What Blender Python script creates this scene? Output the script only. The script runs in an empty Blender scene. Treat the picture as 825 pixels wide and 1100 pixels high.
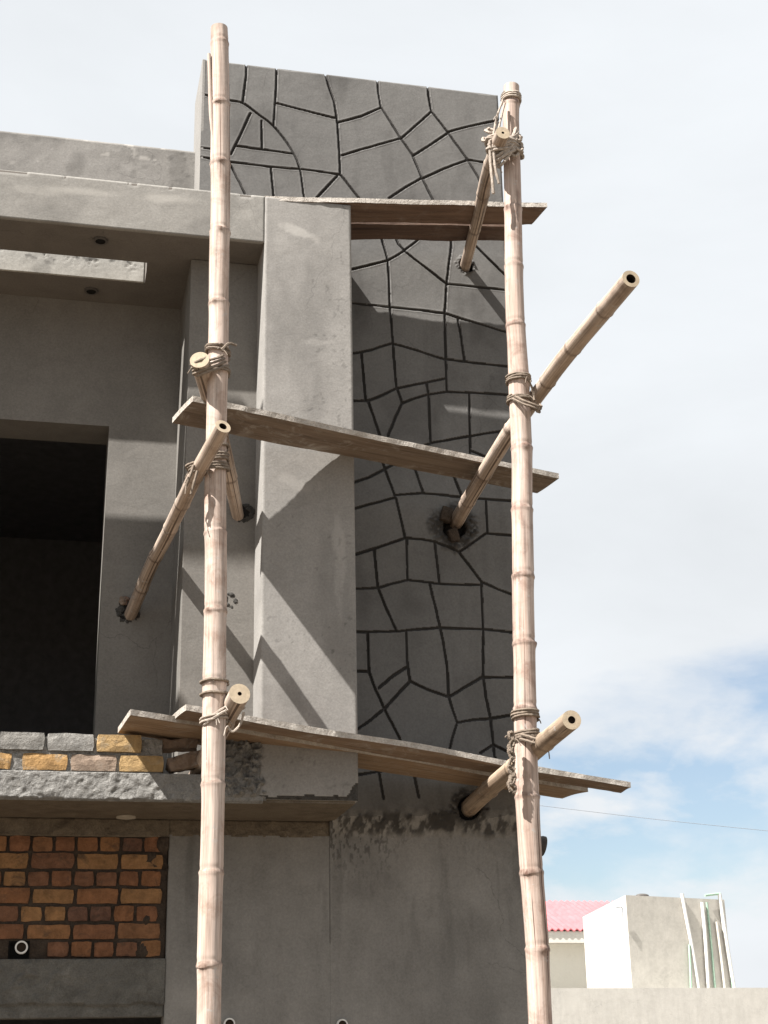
import bpy, bmesh, math, random
import numpy as np
from mathutils import Vector, Matrix, noise
random.seed(11)
rng = np.random.default_rng(7)
S = bpy.context.scene
C = S.collection

# ------------------------------------------------------------------ camera
# world: X along the facade (right), Y into the building, Z up; ground at Z = 0
AX = Vector((0.9754972765604033, 0.05766383404385784, 0.21232038448200957))   # world X seen by camera (right, down, forward)
AY = Vector((-0.21917773607566382, 0.33864006155373033, 0.9150322555623914))
AZ = Vector((-0.019135919940588497, -0.9391473744595271, 0.3429810863790877))
F, PW, PH = 1610.885, 825.0, 1100.0
EYE = Vector((0.0, -7.7, 1.6))
def ray(px, py):
    d = Vector((px - PW/2, py - PH/2, F))
    return Vector((d.dot(AX), d.dot(AY), d.dot(AZ)))
def atY(px, py, y):
    d = ray(px, py); return EYE + d * ((y - EYE.y) / d.y)
def atZ(px, py, z):
    d = ray(px, py); return EYE + d * ((z - EYE.z) / d.z)
def depth(P):
    q = P - EYE; return q.x*AX.z + q.y*AY.z + q.z*AZ.z
cam = bpy.data.cameras.new('camera'); co = bpy.data.objects.new('camera', cam); C.objects.link(co)
right = Vector((AX.x, AY.x, AZ.x)); down = Vector((AX.y, AY.y, AZ.y)); fwd = Vector((AX.z, AY.z, AZ.z))
co.matrix_world = Matrix(((right.x, -down.x, -fwd.x, EYE.x), (right.y, -down.y, -fwd.y, EYE.y), (right.z, -down.z, -fwd.z, EYE.z), (0, 0, 0, 1)))
cam.sensor_fit = 'VERTICAL'; cam.sensor_height = 24.0; cam.lens = F / PH * 24.0
cam.clip_start = 0.05; cam.clip_end = 3000
S.camera = co

# ------------------------------------------------------------------ materials
def new_mat(name):
    m = bpy.data.materials.new(name); m.use_nodes = True
    nt = m.node_tree; b = nt.nodes['Principled BSDF']
    b.inputs['Specular IOR Level'].default_value = 0.25
    return m, nt, b
def N(nt, t, **kw):
    n = nt.nodes.new(t)
    for k, v in kw.items(): setattr(n, k, v)
    return n
def noise_tex(nt, vec, scale, detail=6, rough=0.6, dist=0.0):
    n = N(nt, 'ShaderNodeTexNoise'); n.inputs['Scale'].default_value = scale
    n.inputs['Detail'].default_value = detail; n.inputs['Roughness'].default_value = rough
    n.inputs['Distortion'].default_value = dist
    nt.links.new(vec, n.inputs['Vector']); return n.outputs['Fac']
def ramp(nt, fac, stops):
    r = N(nt, 'ShaderNodeValToRGB'); e = r.color_ramp.elements
    while len(e) < len(stops): e.new(0.5)
    for el, (p, c) in zip(e, stops):
        el.position = p; el.color = (c, c, c, 1) if isinstance(c, (int, float)) else (*c, 1)
    nt.links.new(fac, r.inputs['Fac']); return r.outputs['Color']
def mixc(nt, fac, a, b, mode='MIX'):
    m = N(nt, 'ShaderNodeMix', data_type='RGBA', blend_type=mode)
    for sock, v in ((m.inputs[0], fac), (m.inputs[6], a), (m.inputs[7], b)):
        if isinstance(v, (int, float)): sock.default_value = v
        elif isinstance(v, tuple): sock.default_value = (*v, 1)
        else: nt.links.new(v, sock)
    return m.outputs[2]
def mapped(nt, out='Object', scale=(1, 1, 1), loc=(0, 0, 0)):
    tc = N(nt, 'ShaderNodeTexCoord'); mp = N(nt, 'ShaderNodeMapping')
    mp.inputs['Scale'].default_value = scale; mp.inputs['Location'].default_value = loc
    nt.links.new(tc.outputs[out], mp.inputs['Vector']); return mp.outputs['Vector']
def bump(nt, b, h, strength, dist=0.01):
    bp = N(nt, 'ShaderNodeBump'); bp.inputs['Strength'].default_value = strength; bp.inputs['Distance'].default_value = dist
    nt.links.new(h, bp.inputs['Height']); nt.links.new(bp.outputs['Normal'], b.inputs['Normal'])

def plaster(name, col, tint, var=0.35, seed=0.0, rough=0.85, bstr=0.35, streak=0.25, pits=0.0):
    """trowelled cement plaster: large damp patches, trowel sweeps, fine grain, a few pits and pale drips"""
    m, nt, b = new_mat(name)
    v = mapped(nt, loc=(seed, seed*1.7, seed*0.6))
    vs = mapped(nt, scale=(1.0, 1.0, 0.22), loc=(seed*2, 3, seed))
    vh = mapped(nt, scale=(0.75, 1.0, 1.05), loc=(seed*3, 1, seed))
    big = ramp(nt, noise_tex(nt, v, 1.7, 7, 0.62, 0.4), [(0.28, 0.0), (0.72, 1.0)])
    mid = ramp(nt, noise_tex(nt, vh, 7.0, 6, 0.65, 0.6), [(0.3, 0.0), (0.7, 1.0)])
    st = ramp(nt, noise_tex(nt, vs, 5.5, 6, 0.6, 0.3), [(0.42, 0.0), (0.75, 1.0)])
    fine = noise_tex(nt, v, 90, 5, 0.7)
    lo = tuple(c*(1-var) for c in col)
    c = mixc(nt, big, lo, col)
    t = N(nt, 'ShaderNodeMath', operation='MULTIPLY'); t.inputs[1].default_value = 0.45; nt.links.new(mid, t.inputs[0])
    c = mixc(nt, t.outputs[0], c, tint)
    t2 = N(nt, 'ShaderNodeMath', operation='MULTIPLY'); t2.inputs[1].default_value = streak; nt.links.new(st, t2.inputs[0])
    c = mixc(nt, t2.outputs[0], c, tuple(x*0.62 for x in col))
    g = ramp(nt, fine, [(0.3, 0.82), (0.7, 1.12)])
    c = mixc(nt, 1.0, c, g, 'MULTIPLY')
    if pits:
        p = ramp(nt, noise_tex(nt, v, 26, 3, 0.5), [(0.70, 0.0), (0.76, 1.0)])
        t3 = N(nt, 'ShaderNodeMath', operation='MULTIPLY'); t3.inputs[1].default_value = pits; nt.links.new(p, t3.inputs[0])
        c = mixc(nt, t3.outputs[0], c, tuple(min(1, x*1.7) for x in col))
    vo = N(nt, 'ShaderNodeTexVoronoi', feature='DISTANCE_TO_EDGE'); vo.inputs['Scale'].default_value = 1.1
    wv = N(nt, 'ShaderNodeVectorMath', operation='ADD'); nz = N(nt, 'ShaderNodeTexNoise'); nz.inputs['Scale'].default_value = 4.0; nz.inputs['Detail'].default_value = 6
    nt.links.new(v, nz.inputs['Vector']); sc = N(nt, 'ShaderNodeVectorMath', operation='SCALE'); sc.inputs['Scale'].default_value = 0.35
    nt.links.new(nz.outputs['Color'], sc.inputs[0]); nt.links.new(v, wv.inputs[0]); nt.links.new(sc.outputs[0], wv.inputs[1]); nt.links.new(wv.outputs[0], vo.inputs['Vector'])
    ck = ramp(nt, vo.outputs['Distance'], [(0.0, 0.55), (0.0035, 0.0)]); ckm = ramp(nt, noise_tex(nt, v, 0.9, 3, 0.5), [(0.50, 0.0), (0.60, 1.0)])
    ck = mixc(nt, 1.0, ck, ckm, 'MULTIPLY'); c = mixc(nt, ck, c, tuple(x*0.35 for x in col))
    at = N(nt, 'ShaderNodeAttribute'); at.attribute_name = 'stain'
    dk = N(nt, 'ShaderNodeMath', operation='MAXIMUM'); dk.inputs[1].default_value = 0; nt.links.new(at.outputs['Fac'], dk.inputs[0])
    ng = N(nt, 'ShaderNodeMath', operation='MULTIPLY'); ng.inputs[1].default_value = -1; nt.links.new(at.outputs['Fac'], ng.inputs[0])
    pk = N(nt, 'ShaderNodeMath', operation='MAXIMUM'); pk.inputs[1].default_value = 0; nt.links.new(ng.outputs[0], pk.inputs[0])
    c = mixc(nt, dk.outputs[0], c, (0.035, 0.032, 0.029)); c = mixc(nt, pk.outputs[0], c, tuple(min(0.8, x*1.55) for x in col))
    nt.links.new(c, b.inputs['Base Color'])
    b.inputs['Roughness'].default_value = rough
    hs = N(nt, 'ShaderNodeMath', operation='ADD'); nt.links.new(mid, hs.inputs[0])
    f2 = N(nt, 'ShaderNodeMath', operation='MULTIPLY'); f2.inputs[1].default_value = 0.5; nt.links.new(fine, f2.inputs[0])
    nt.links.new(f2.outputs[0], hs.inputs[1])
    bump(nt, b, hs.outputs[0], bstr*0.5, 0.006)
    return m
def rough_concrete(name, a, bcol, scale=22, seed=0.0, bstr=0.9):
    m, nt, b = new_mat(name)
    v = mapped(nt, loc=(seed, seed, seed))
    n1 = ramp(nt, noise_tex(nt, v, scale, 8, 0.7, 0.3), [(0.32, 0.0), (0.66, 1.0)])
    n2 = ramp(nt, noise_tex(nt, v, scale*0.2, 5, 0.6), [(0.3, 0.0), (0.7, 1.0)])
    c = mixc(nt, n1, a, bcol); c = mixc(nt, n2, c, tuple(x*0.75 for x in bcol))
    g = ramp(nt, noise_tex(nt, v, 120, 4, 0.7), [(0.3, 0.75), (0.7, 1.2)])
    c = mixc(nt, 1.0, c, g, 'MULTIPLY')
    nt.links.new(c, b.inputs['Base Color']); b.inputs['Roughness'].default_value = 0.92
    bump(nt, b, n1, bstr, 0.01)
    return m
def brick_mat(name, cols, seed=0.0, smear=0.35, smear_col=(0.25, 0.23, 0.2)):
    m, nt, b = new_mat(name)
    v = mapped(nt, loc=(seed, 0, seed))
    geo = N(nt, 'ShaderNodeNewGeometry')
    r = N(nt, 'ShaderNodeValToRGB'); r.color_ramp.interpolation = 'CONSTANT'
    e = r.color_ramp.elements
    while len(e) < len(cols): e.new(0.5)
    for i, (el, c) in enumerate(zip(e, cols)): el.position = i/len(cols); el.color = (*c, 1)
    nt.links.new(geo.outputs['Random Per Island'], r.inputs['Fac'])
    n1 = ramp(nt, noise_tex(nt, v, 16, 7, 0.7, 0.4), [(0.3, 0.55), (0.7, 1.2)])
    c = mixc(nt, 1.0, r.outputs['Color'], n1, 'MULTIPLY')
    sm = ramp(nt, noise_tex(nt, v, 9, 6, 0.7, 0.8), [(0.55, 0.0), (0.68, 1.0)])
    t = N(nt, 'ShaderNodeMath', operation='MULTIPLY'); t.inputs[1].default_value = smear; nt.links.new(sm, t.inputs[0])
    c = mixc(nt, t.outputs[0], c, smear_col)
    nt.links.new(c, b.inputs['Base Color']); b.inputs['Roughness'].default_value = 0.9
    bump(nt, b, noise_tex(nt, v, 60, 6, 0.75), 1.0, 0.012)
    return m
def bamboo_mat(name, base, dark, pale, seed=0.0):
    """uv: x = round the culm, y = metres along it"""
    m, nt, b = new_mat(name)
    uv = mapped(nt, 'UV', scale=(5, 1.1, 1), loc=(seed, seed, 0))
    uvf = mapped(nt, 'UV', scale=(20, 1.7, 1), loc=(seed, seed, 0))
    ob = mapped(nt, 'Object', loc=(seed, 0, seed))
    s1 = ramp(nt, noise_tex(nt, uv, 1.0, 6, 0.65, 0.2), [(0.35, 0.0), (0.7, 1.0)])
    s2 = ramp(nt, noise_tex(nt, uvf, 1.0, 4, 0.7), [(0.32, 0.55), (0.6, 1.1)])
    c = mixc(nt, s1, base, pale)
    blot = ramp(nt, noise_tex(nt, ob, 6, 6, 0.7, 0.5), [(0.5, 0.0), (0.72, 0.75)])
    c = mixc(nt, blot, c, dark)
    c = mixc(nt, 1.0, c, s2, 'MULTIPLY')
    crack = ramp(nt, noise_tex(nt, mapped(nt, 'UV', scale=(13, 0.55, 1), loc=(seed*2, seed, 0)), 1.0, 2, 0.5), [(0.66, 0.0), (0.675, 0.85)])
    c = mixc(nt, crack, c, tuple(x*0.4 for x in dark))
    # node scars: vertex attribute marks the real rings of the culm
    at = N(nt, 'ShaderNodeAttribute'); at.attribute_name = 'ring'
    rn = ramp(nt, noise_tex(nt, ob, 40, 4, 0.6), [(0.3, 0.2), (0.7, 0.9)])
    mm = N(nt, 'ShaderNodeMath', operation='MULTIPLY'); nt.links.new(at.outputs['Fac'], mm.inputs[0]); nt.links.new(rn, mm.inputs[1])
    c = mixc(nt, mm.outputs[0], c, tuple(x*0.55 for x in dark))
    sp = ramp(nt, noise_tex(nt, ob, 17, 8, 0.72, 0.4), [(0.60, 0.0), (0.66, 0.75)])
    c = mixc(nt, sp, c, (0.36, 0.34, 0.315))
    nt.links.new(c, b.inputs['Base Color']); b.inputs['Roughness'].default_value = 0.72
    bump(nt, b, s2, 0.35, 0.003)
    return m
def wood_mat(name, base, dark, pale, seed=0.0, crust=0.35):
    """uv: x across the board, y along it, both in metres"""
    m, nt, b = new_mat(name)
    uv = mapped(nt, 'UV', scale=(38, 2.2, 1), loc=(seed, seed, 0))
    uvb = mapped(nt, 'UV', scale=(9, 0.9, 1), loc=(seed, seed*2, 0))
    ob = mapped(nt, 'Object', loc=(seed, 0, seed))
    g = ramp(nt, noise_tex(nt, uv, 1.0, 7, 0.65, 0.8), [(0.3, 0.0), (0.7, 1.0)])
    g2 = ramp(nt, noise_tex(nt, uvb, 1.0, 5, 0.6, 1.2), [(0.3, 0.0), (0.7, 1.0)])
    c = mixc(nt, g, dark, base); c = mixc(nt, g2, c, pale)
    c = mixc(nt, 0.5, c, mixc(nt, g, dark, base))
    cr = ramp(nt, noise_tex(nt, ob, 7, 9, 0.75, 0.8), [(0.52, 0.0), (0.66, 1.0)])
    t = N(nt, 'ShaderNodeMath', operation='MULTIPLY'); t.inputs[1].default_value = crust; nt.links.new(cr, t.inputs[0])
    c = mixc(nt, t.outputs[0], c, (0.34, 0.32, 0.29))
    nt.links.new(c, b.inputs['Base Color']); b.inputs['Roughness'].default_value = 0.85
    bump(nt, b, g, 0.6, 0.004)
    return m
def simple(name, col, rough=0.7, scale=12, var=0.25, bstr=0.2, seed=0.0, metal=0.0):
    m, nt, b = new_mat(name)
    v = mapped(nt, loc=(seed, seed, seed))
    n = ramp(nt, noise_tex(nt, v, scale, 7, 0.65, 0.3), [(0.3, 1-var), (0.7, 1+var*0.5)])
    c = mixc(nt, 1.0, tuple(col), n, 'MULTIPLY')
    nt.links.new(c, b.inputs['Base Color']); b.inputs['Roughness'].default_value = rough; b.inputs['Metallic'].default_value = metal
    bump(nt, b, noise_tex(nt, v, scale*5, 5, 0.7), bstr, 0.004)
    return m

M = dict(
    fin=plaster('dry_cement_plaster', (0.25, 0.238, 0.221), (0.285, 0.272, 0.255), 0.25, 1.0),
    beam=plaster('beam_cement_plaster', (0.24, 0.228, 0.208), (0.30, 0.287, 0.265), 0.32, 4.0, streak=0.12),
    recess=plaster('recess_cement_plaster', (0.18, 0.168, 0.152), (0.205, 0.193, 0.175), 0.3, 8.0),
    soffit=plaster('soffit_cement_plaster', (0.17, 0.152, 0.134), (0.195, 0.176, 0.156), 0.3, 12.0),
    stone=plaster('dark_fresh_cement_plaster', (0.134, 0.129, 0.122), (0.154, 0.149, 0.141), 0.25, 16.0, rough=0.75, bstr=0.25, streak=0.15),
    groove=plaster('dark_groove_cement', (0.04, 0.037, 0.034), (0.05, 0.046, 0.043), 0.3, 17.0),  # groove faces get a much darker cement colour
    low=plaster('lower_wall_plaster', (0.222, 0.211, 0.194), (0.255, 0.243, 0.225), 0.3, 20.0, streak=0.5),
    parapet=plaster('parapet_plaster', (0.225, 0.213, 0.197), (0.27, 0.258, 0.242), 0.35, 24.0, pits=0.35),
    slotface=plaster('slot_concrete', (0.37, 0.358, 0.33), (0.42, 0.41, 0.38), 0.2, 2.0),
    slab=rough_concrete('rough_slab_concrete', (0.13, 0.125, 0.117), (0.31, 0.30, 0.28), 26, 5.0, 1.0),
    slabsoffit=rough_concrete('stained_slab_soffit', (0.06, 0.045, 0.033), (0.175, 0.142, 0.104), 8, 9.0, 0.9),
    lintel=rough_concrete('rough_lintel_concrete', (0.045, 0.042, 0.037), (0.17, 0.162, 0.145), 13, 13.0, 1.0),
    mortar=rough_concrete('dark_splashed_mortar', (0.025, 0.023, 0.021), (0.095, 0.09, 0.082), 45, 3.0),
    roughcast=rough_concrete('rough_mortar_dashing', (0.035, 0.033, 0.03), (0.36, 0.345, 0.32), 40, 6.0, 1.0),
    bed=rough_concrete('brown_bed_mortar', (0.025, 0.018, 0.013), (0.075, 0.055, 0.04), 18, 7.0),
    brick=brick_mat('red_brick', [(0.25, 0.115, 0.053), (0.215, 0.098, 0.05), (0.265, 0.13, 0.058), (0.155, 0.08, 0.053), (0.235, 0.107, 0.05), (0.22, 0.108, 0.053), (0.29, 0.155, 0.068), (0.19, 0.092, 0.052)], 2.0, 0.7, (0.06, 0.045, 0.033)),
    ybrick=brick_mat('yellow_brick', [(0.40, 0.24, 0.10), (0.36, 0.20, 0.08), (0.38, 0.255, 0.12)], 5.0, 0.6, (0.30, 0.26, 0.2)),
    gbrick=brick_mat('mortar_covered_brick', [(0.25, 0.24, 0.222), (0.22, 0.21, 0.192)], 6.0, 0.6, (0.36, 0.345, 0.32)),
    pbrick=brick_mat('dusty_pink_brick', [(0.30, 0.225, 0.17)], 8.0, 0.4, (0.42, 0.37, 0.31)),
    dbrick=brick_mat('dark_broken_brick', [(0.17, 0.1, 0.07), (0.22, 0.16, 0.12)], 9.0, 0.5, (0.3, 0.28, 0.25)),
    hole=simple('black_hole_shade', (0.012, 0.011, 0.01), 0.95),  # near-black colour carries the darkness inside holes and sockets
    room=simple('dark_room_plaster', (0.2, 0.195, 0.2), 0.9),
    pole=bamboo_mat('pale_bamboo', (0.40, 0.305, 0.25), (0.22, 0.13, 0.09), (0.52, 0.435, 0.378), 1.0),
    pole2=bamboo_mat('pinkish_bamboo', (0.37, 0.272, 0.22), (0.19, 0.105, 0.075), (0.49, 0.40, 0.345), 7.0),
    putlog=bamboo_mat('tan_bamboo', (0.345, 0.265, 0.205), (0.16, 0.108, 0.078), (0.45, 0.368, 0.305), 4.0),
    bark=bamboo_mat('brown_bark_pole', (0.25, 0.18, 0.125), (0.11, 0.07, 0.045), (0.38, 0.305, 0.23), 9.0),
    cutend=simple('cut_bamboo_end', (0.34, 0.275, 0.195), 0.8, 40),
    hollow=simple('hollow_core', (0.03, 0.02, 0.013), 0.95),
    rope=simple('jute_rope', (0.20, 0.16, 0.125), 0.95, 60, 0.4, 0.8),
    rope2=simple('pale_rope', (0.37, 0.315, 0.265), 0.95, 60, 0.4, 0.8, 3.0),
    wood=wood_mat('weathered_board', (0.205, 0.14, 0.095), (0.075, 0.047, 0.032), (0.30, 0.22, 0.155), 1.0, 0.55),
    woodred=wood_mat('reddish_board', (0.16, 0.098, 0.068), (0.06, 0.037, 0.028), (0.25, 0.175, 0.125), 5.0, 0.2),
    woodgrey=wood_mat('greyish_board', (0.18, 0.135, 0.1), (0.06, 0.043, 0.032), (0.28, 0.225, 0.175), 9.0, 0.65),
    woodyel=wood_mat('yellowish_board', (0.26, 0.175, 0.11), (0.11, 0.066, 0.04), (0.36, 0.265, 0.175), 13.0, 0.35),
    crust=rough_concrete('cement_crusted_wood', (0.22, 0.185, 0.15), (0.52, 0.48, 0.43), 16, 8.0, 0.8),
    wooddark=wood_mat('dark_stained_board', (0.10, 0.062, 0.045), (0.035, 0.022, 0.018), (0.17, 0.11, 0.08), 21.0, 0.12),
    pvc=simple('white_pipe', (0.62, 0.61, 0.58), 0.45, 20, 0.15, 0.05),
    darkpipe=simple('dark_pipe', (0.07, 0.06, 0.055), 0.6),
    fixture=simple('metal_socket_ring', (0.09, 0.082, 0.075), 0.5),
    cover=simple('pale_socket_cover', (0.38, 0.34, 0.28), 0.7),
    white=plaster('white_wall_paint', (0.52, 0.50, 0.46), (0.56, 0.54, 0.50), 0.1, 30.0, streak=0.06),
    beige=plaster('beige_cement_render', (0.56, 0.53, 0.475), (0.66, 0.63, 0.575), 0.25, 34.0, streak=0.2, pits=0.3),
    wallb=plaster('pale_parapet_render', (0.60, 0.575, 0.52), (0.66, 0.635, 0.585), 0.18, 38.0, streak=0.3),
    cream=plaster('cream_wall_paint', (0.66, 0.635, 0.565), (0.7, 0.68, 0.615), 0.06, 40.0, streak=0.06),
    tile=simple('pink_roof_tile', (0.43, 0.125, 0.135), 0.6, 2, 0.2),
    gpipe=simple('green_water_pipe', (0.30, 0.42, 0.33), 0.5),
    cable=simple('black_cable', (0.25, 0.27, 0.3), 0.6),
    ground=rough_concrete('dusty_ground', (0.10, 0.08, 0.06), (0.17, 0.14, 0.105), 1.5, 40.0, 0.5),
)

# ------------------------------------------------------------------ object helpers
def link(name, me, mat, parent=None):
    o = bpy.data.objects.new(name, me); C.objects.link(o)
    mats = mat if isinstance(mat, (list, tuple)) else [mat]
    for mm in mats: me.materials.append(mm)
    if parent: o.parent = parent; o.matrix_parent_inverse = parent.matrix_world.inverted()
    return o
def thing(name, label, cat, loc=(0, 0, 0), group=None):
    o = bpy.data.objects.new(name, None); C.objects.link(o); o.location = loc; o.empty_display_size = 0.2
    bpy.context.view_layer.update()
    return tag(o, label, cat, group)
def tag(o, label=None, cat=None, group=None, kind=None):
    if label: o['label'] = label
    if cat: o['category'] = cat
    if group: o['group'] = group
    if kind: o['kind'] = kind
    return o
def from_bm(name, bm, mat, parent=None, smooth=False):
    bmesh.ops.recalc_face_normals(bm, faces=bm.faces)
    me = bpy.data.meshes.new(name); bm.to_mesh(me); bm.free()
    if smooth: me.shade_smooth()
    return link(name, me, mat, parent)
def add_box(bm, x0, x1, y0, y1, z0, z1, bev=0.0, mi=0):
    vs = [bm.verts.new((x, y, z)) for z in (z0, z1) for y in (y0, y1) for x in (x0, x1)]
    fs = [bm.faces.new([vs[i] for i in q]) for q in ((0, 2, 3, 1), (4, 5, 7, 6), (0, 1, 5, 4), (2, 6, 7, 3), (0, 4, 6, 2), (1, 3, 7, 5))]
    for f in fs: f.material_index = mi
    if bev:
        es = list({e for f in fs for e in f.edges})
        r = bmesh.ops.bevel(bm, geom=es, offset=bev, segments=2, affect='EDGES', profile=0.5)
        for f in r['faces']: f.material_index = mi
    return vs
def box(name, x0, x1, y0, y1, z0, z1, mat, parent=None, bev=0.0):
    bm = bmesh.new(); add_box(bm, x0, x1, y0, y1, z0, z1, bev)
    return from_bm(name, bm, mat, parent)
def cells(name, us, vs, skip, a0, a1, plane, mat, parent=None):
    """solid slab made of a grid of cells with some left out; plane 'XY' or 'XZ', a0..a1 the thickness"""
    bm = bmesh.new(); g = {}
    P = (lambda u, v, a: (u, v, a)) if plane == 'XY' else (lambda u, v, a: (u, a, v))
    for k, a in enumerate((a0, a1)):
        for i, u in enumerate(us):
            for j, v in enumerate(vs): g[i, j, k] = bm.verts.new(P(u, v, a))
    on = {(i, j) for i in range(len(us)-1) for j in range(len(vs)-1) if (i, j) not in skip}
    for i, j in on:
        for k in (0, 1): bm.faces.new([g[i, j, k], g[i+1, j, k], g[i+1, j+1, k], g[i, j+1, k]])
        for (di, dj), (p, q) in (((-1, 0), ((i, j), (i, j+1))), ((1, 0), ((i+1, j), (i+1, j+1))), ((0, -1), ((i, j), (i+1, j))), ((0, 1), ((i, j+1), (i+1, j+1)))):
            if (i+di, j+dj) not in on:
                bm.faces.new([g[(*p, 0)], g[(*q, 0)], g[(*q, 1)], g[(*p, 1)]])
    loose = [v for v in bm.verts if not v.link_faces]
    bmesh.ops.delete(bm, geom=loose, context='VERTS')
    return from_bm(name, bm, mat, parent)

def tube_data(pts, rads, seg=14, ring=None, cap=True, hollow=0.0, uv0=0.0, depth_in=0.12, mod=None):
    """pts, rads -> verts, faces, uvs(per loop), ring attr, face mats"""
    P = [Vector(p) for p in pts]; n = len(P)
    V, Fc, UV, MI, RG = [], [], [], [], []
    t0 = (P[1]-P[0]).normalized()
    ref = Vector((0, 0, 1)) if abs(t0.z) < 0.8 else Vector((0, -1, 0))
    u = (ref - t0*ref.dot(t0)).normalized()
    L = 0.0; ls = []
    for i in range(n):
        t = (P[min(i+1, n-1)] - P[max(i-1, 0)]).normalized()
        u = (u - t*u.dot(t)).normalized(); w = t.cross(u)
        if i: L += (P[i]-P[i-1]).length
        ls.append(L+uv0)
        for s in range(seg):
            a = 2*math.pi*s/seg
            dv = u*math.cos(a) + w*math.sin(a); k_, r_ = mod(i, dv) if mod else (1.0, 0.0)
            V.append(P[i] + dv*rads[i]*k_)
            RG.append(min(1.4, (ring[i] if ring else 0.0) + r_))
    for i in range(n-1):
        for s in range(seg):
            s2 = (s+1) % seg
            Fc.append((i*seg+s, i*seg+s2, (i+1)*seg+s2, (i+1)*seg+s)); MI.append(0)
            UV += [(s/seg, ls[i]), ((s+1)/seg, ls[i]), ((s+1)/seg, ls[i+1]), (s/seg, ls[i+1])]
    if cap:
        for e in (0, n-1):
            base = e*seg; inward = (P[1]-P[0]).normalized() if e == 0 else (P[n-2]-P[n-1]).normalized()
            if hollow:
                k = len(V)
                for s in range(seg):
                    V.append(P[e] + (Vector(V[base+s])-P[e])*hollow); RG.append(0)
                for s in range(seg):
                    V.append(Vector(V[k+s]) + inward*depth_in); RG.append(0)
                for s in range(seg):
                    s2 = (s+1) % seg
                    Fc.append((base+s, base+s2, k+s2, k+s)); MI.append(1); UV += [(0, 0)]*4
                    Fc.append((k+s, k+s2, k+seg+s2, k+seg+s)); MI.append(2); UV += [(0, 0)]*4
                Fc.append(tuple(k+seg+s for s in range(seg))); MI.append(2); UV += [(0, 0)]*seg
            else:
                Fc.append(tuple(base+s for s in range(seg))); MI.append(1 if ring else 0); UV += [(0, 0)]*seg
    return V, Fc, UV, MI, RG
def tubes(name, items, mat, parent=None):
    V, Fc, UV, MI, RG = [], [], [], [], []
    for it in items:
        v, f, uv, mi, rg = it; k = len(V)
        V += v; Fc += [tuple(i+k for i in q) for q in f]; UV += uv; MI += mi; RG += rg
    me = bpy.data.meshes.new(name); me.from_pydata([tuple(v) for v in V], [], Fc)
    uvl = me.uv_layers.new(name='UVMap')
    uvl.data.foreach_set('uv', [c for q in UV for c in q])
    at = me.attributes.new('ring', 'FLOAT', 'POINT'); at.data.foreach_set('value', RG)
    nm = len(mat) if isinstance(mat, (list, tuple)) else 1
    o = link(name, me, mat, parent)
    me.polygons.foreach_set('material_index', [min(i, nm-1) for i in MI])
    me.shade_smooth()
    bm = bmesh.new(); bm.from_mesh(me); bmesh.ops.recalc_face_normals(bm, faces=bm.faces); bm.to_mesh(me); bm.free()
    me.set_sharp_from_angle(angle=math.radians(50))
    return o
def spline(pts, per=10):
    P = [Vector(p) for p in pts]; out = []
    Q = [P[0]*2-P[1]] + P + [P[-1]*2-P[-2]]
    for i in range(1, len(Q)-2):
        for k in range(per):
            t = k/per; a, b, c, d = Q[i-1], Q[i], Q[i+1], Q[i+2]
            out.append(0.5*((2*b) + (c-a)*t + (2*a-5*b+4*c-d)*t*t + (3*b-a-3*c+d)*t**3))
    out.append(P[-1]); return out
def bamboo_tube(path, rad_at, nodes, seg=20, hollow=0.5, step=0.012, wob=0.004, seed=0):
    """path = dense polyline; nodes = lengths along it where the rings sit"""
    P = [Vector(p) for p in path]; cum = [0]
    for i in range(1, len(P)): cum.append(cum[-1]+(P[i]-P[i-1]).length)
    Ltot = cum[-1]; n = int(Ltot/step); pts, rads, ring = [], [], []
    j = 0
    for k in range(n+1):
        s = Ltot*k/n
        while j < len(P)-2 and cum[j+1] < s: j += 1
        t = (s-cum[j])/max(1e-9, cum[j+1]-cum[j]); p = P[j].lerp(P[j+1], t)
        nv = noise.noise_vector(Vector((seed*3.1, s*1.3, seed)))
        p = p + nv*wob*2
        kn = sum(1 for q in nodes if q < s); p = p + Vector((math.sin(kn*2.4+seed), math.cos(kn*1.7+seed), 0))*wob*0.8*min(1.0, min((s-q for q in nodes if q < s), default=1.0)/0.1)
        r = rad_at(s/Ltot)
        d = min((abs(s-q) for q in nodes), default=9)
        sd = min(((s-q) for q in nodes), key=abs, default=9)
        r *= 1 + 0.065*math.exp(-(d/0.008)**2) + 0.035*math.exp(-(d/0.045)**2) - 0.045*math.exp(-((sd+0.022)/0.010)**2)
        r *= 1 + 0.03*noise.noise(Vector((s*3.0, seed*7.7, 0)))
        pts.append(p); rads.append(r); ring.append(math.exp(-((sd+0.008)/0.012)**2))
    rs = random.Random(seed*13+5); scars = []
    for q in nodes:
        az = -math.pi/2 + rs.uniform(-1.3, 1.3); scars.append((q+0.006, Vector((math.cos(az), math.sin(az), 0)), rs.random() < 0.55))
    def mod(i, dv):
        sL = Ltot*i/n; k_, r_ = 1.0, 0.0
        for q, ax, on in scars:
            if on and abs(sL-q) < 0.05:
                c = max(0.0, 1-(1-dv.dot(ax))/0.10)
                if c > 0: k_ += 0.11*c*math.exp(-((sL-q)/0.014)**2); r_ += 1.2*c*math.exp(-((sL-q-0.004)/0.016)**2)
        return k_, r_
    return tube_data(pts, rads, seg, ring, True, hollow, mod=mod, depth_in=0.1 if hollow > 0.42 else 0.02)
def rope_tube(pts, r=0.007, seg=6, per=5):
    q = spline(pts, per); return tube_data(q, [r*(1+0.12*math.sin(i*1.9)) for i in range(len(q))], seg)

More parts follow.
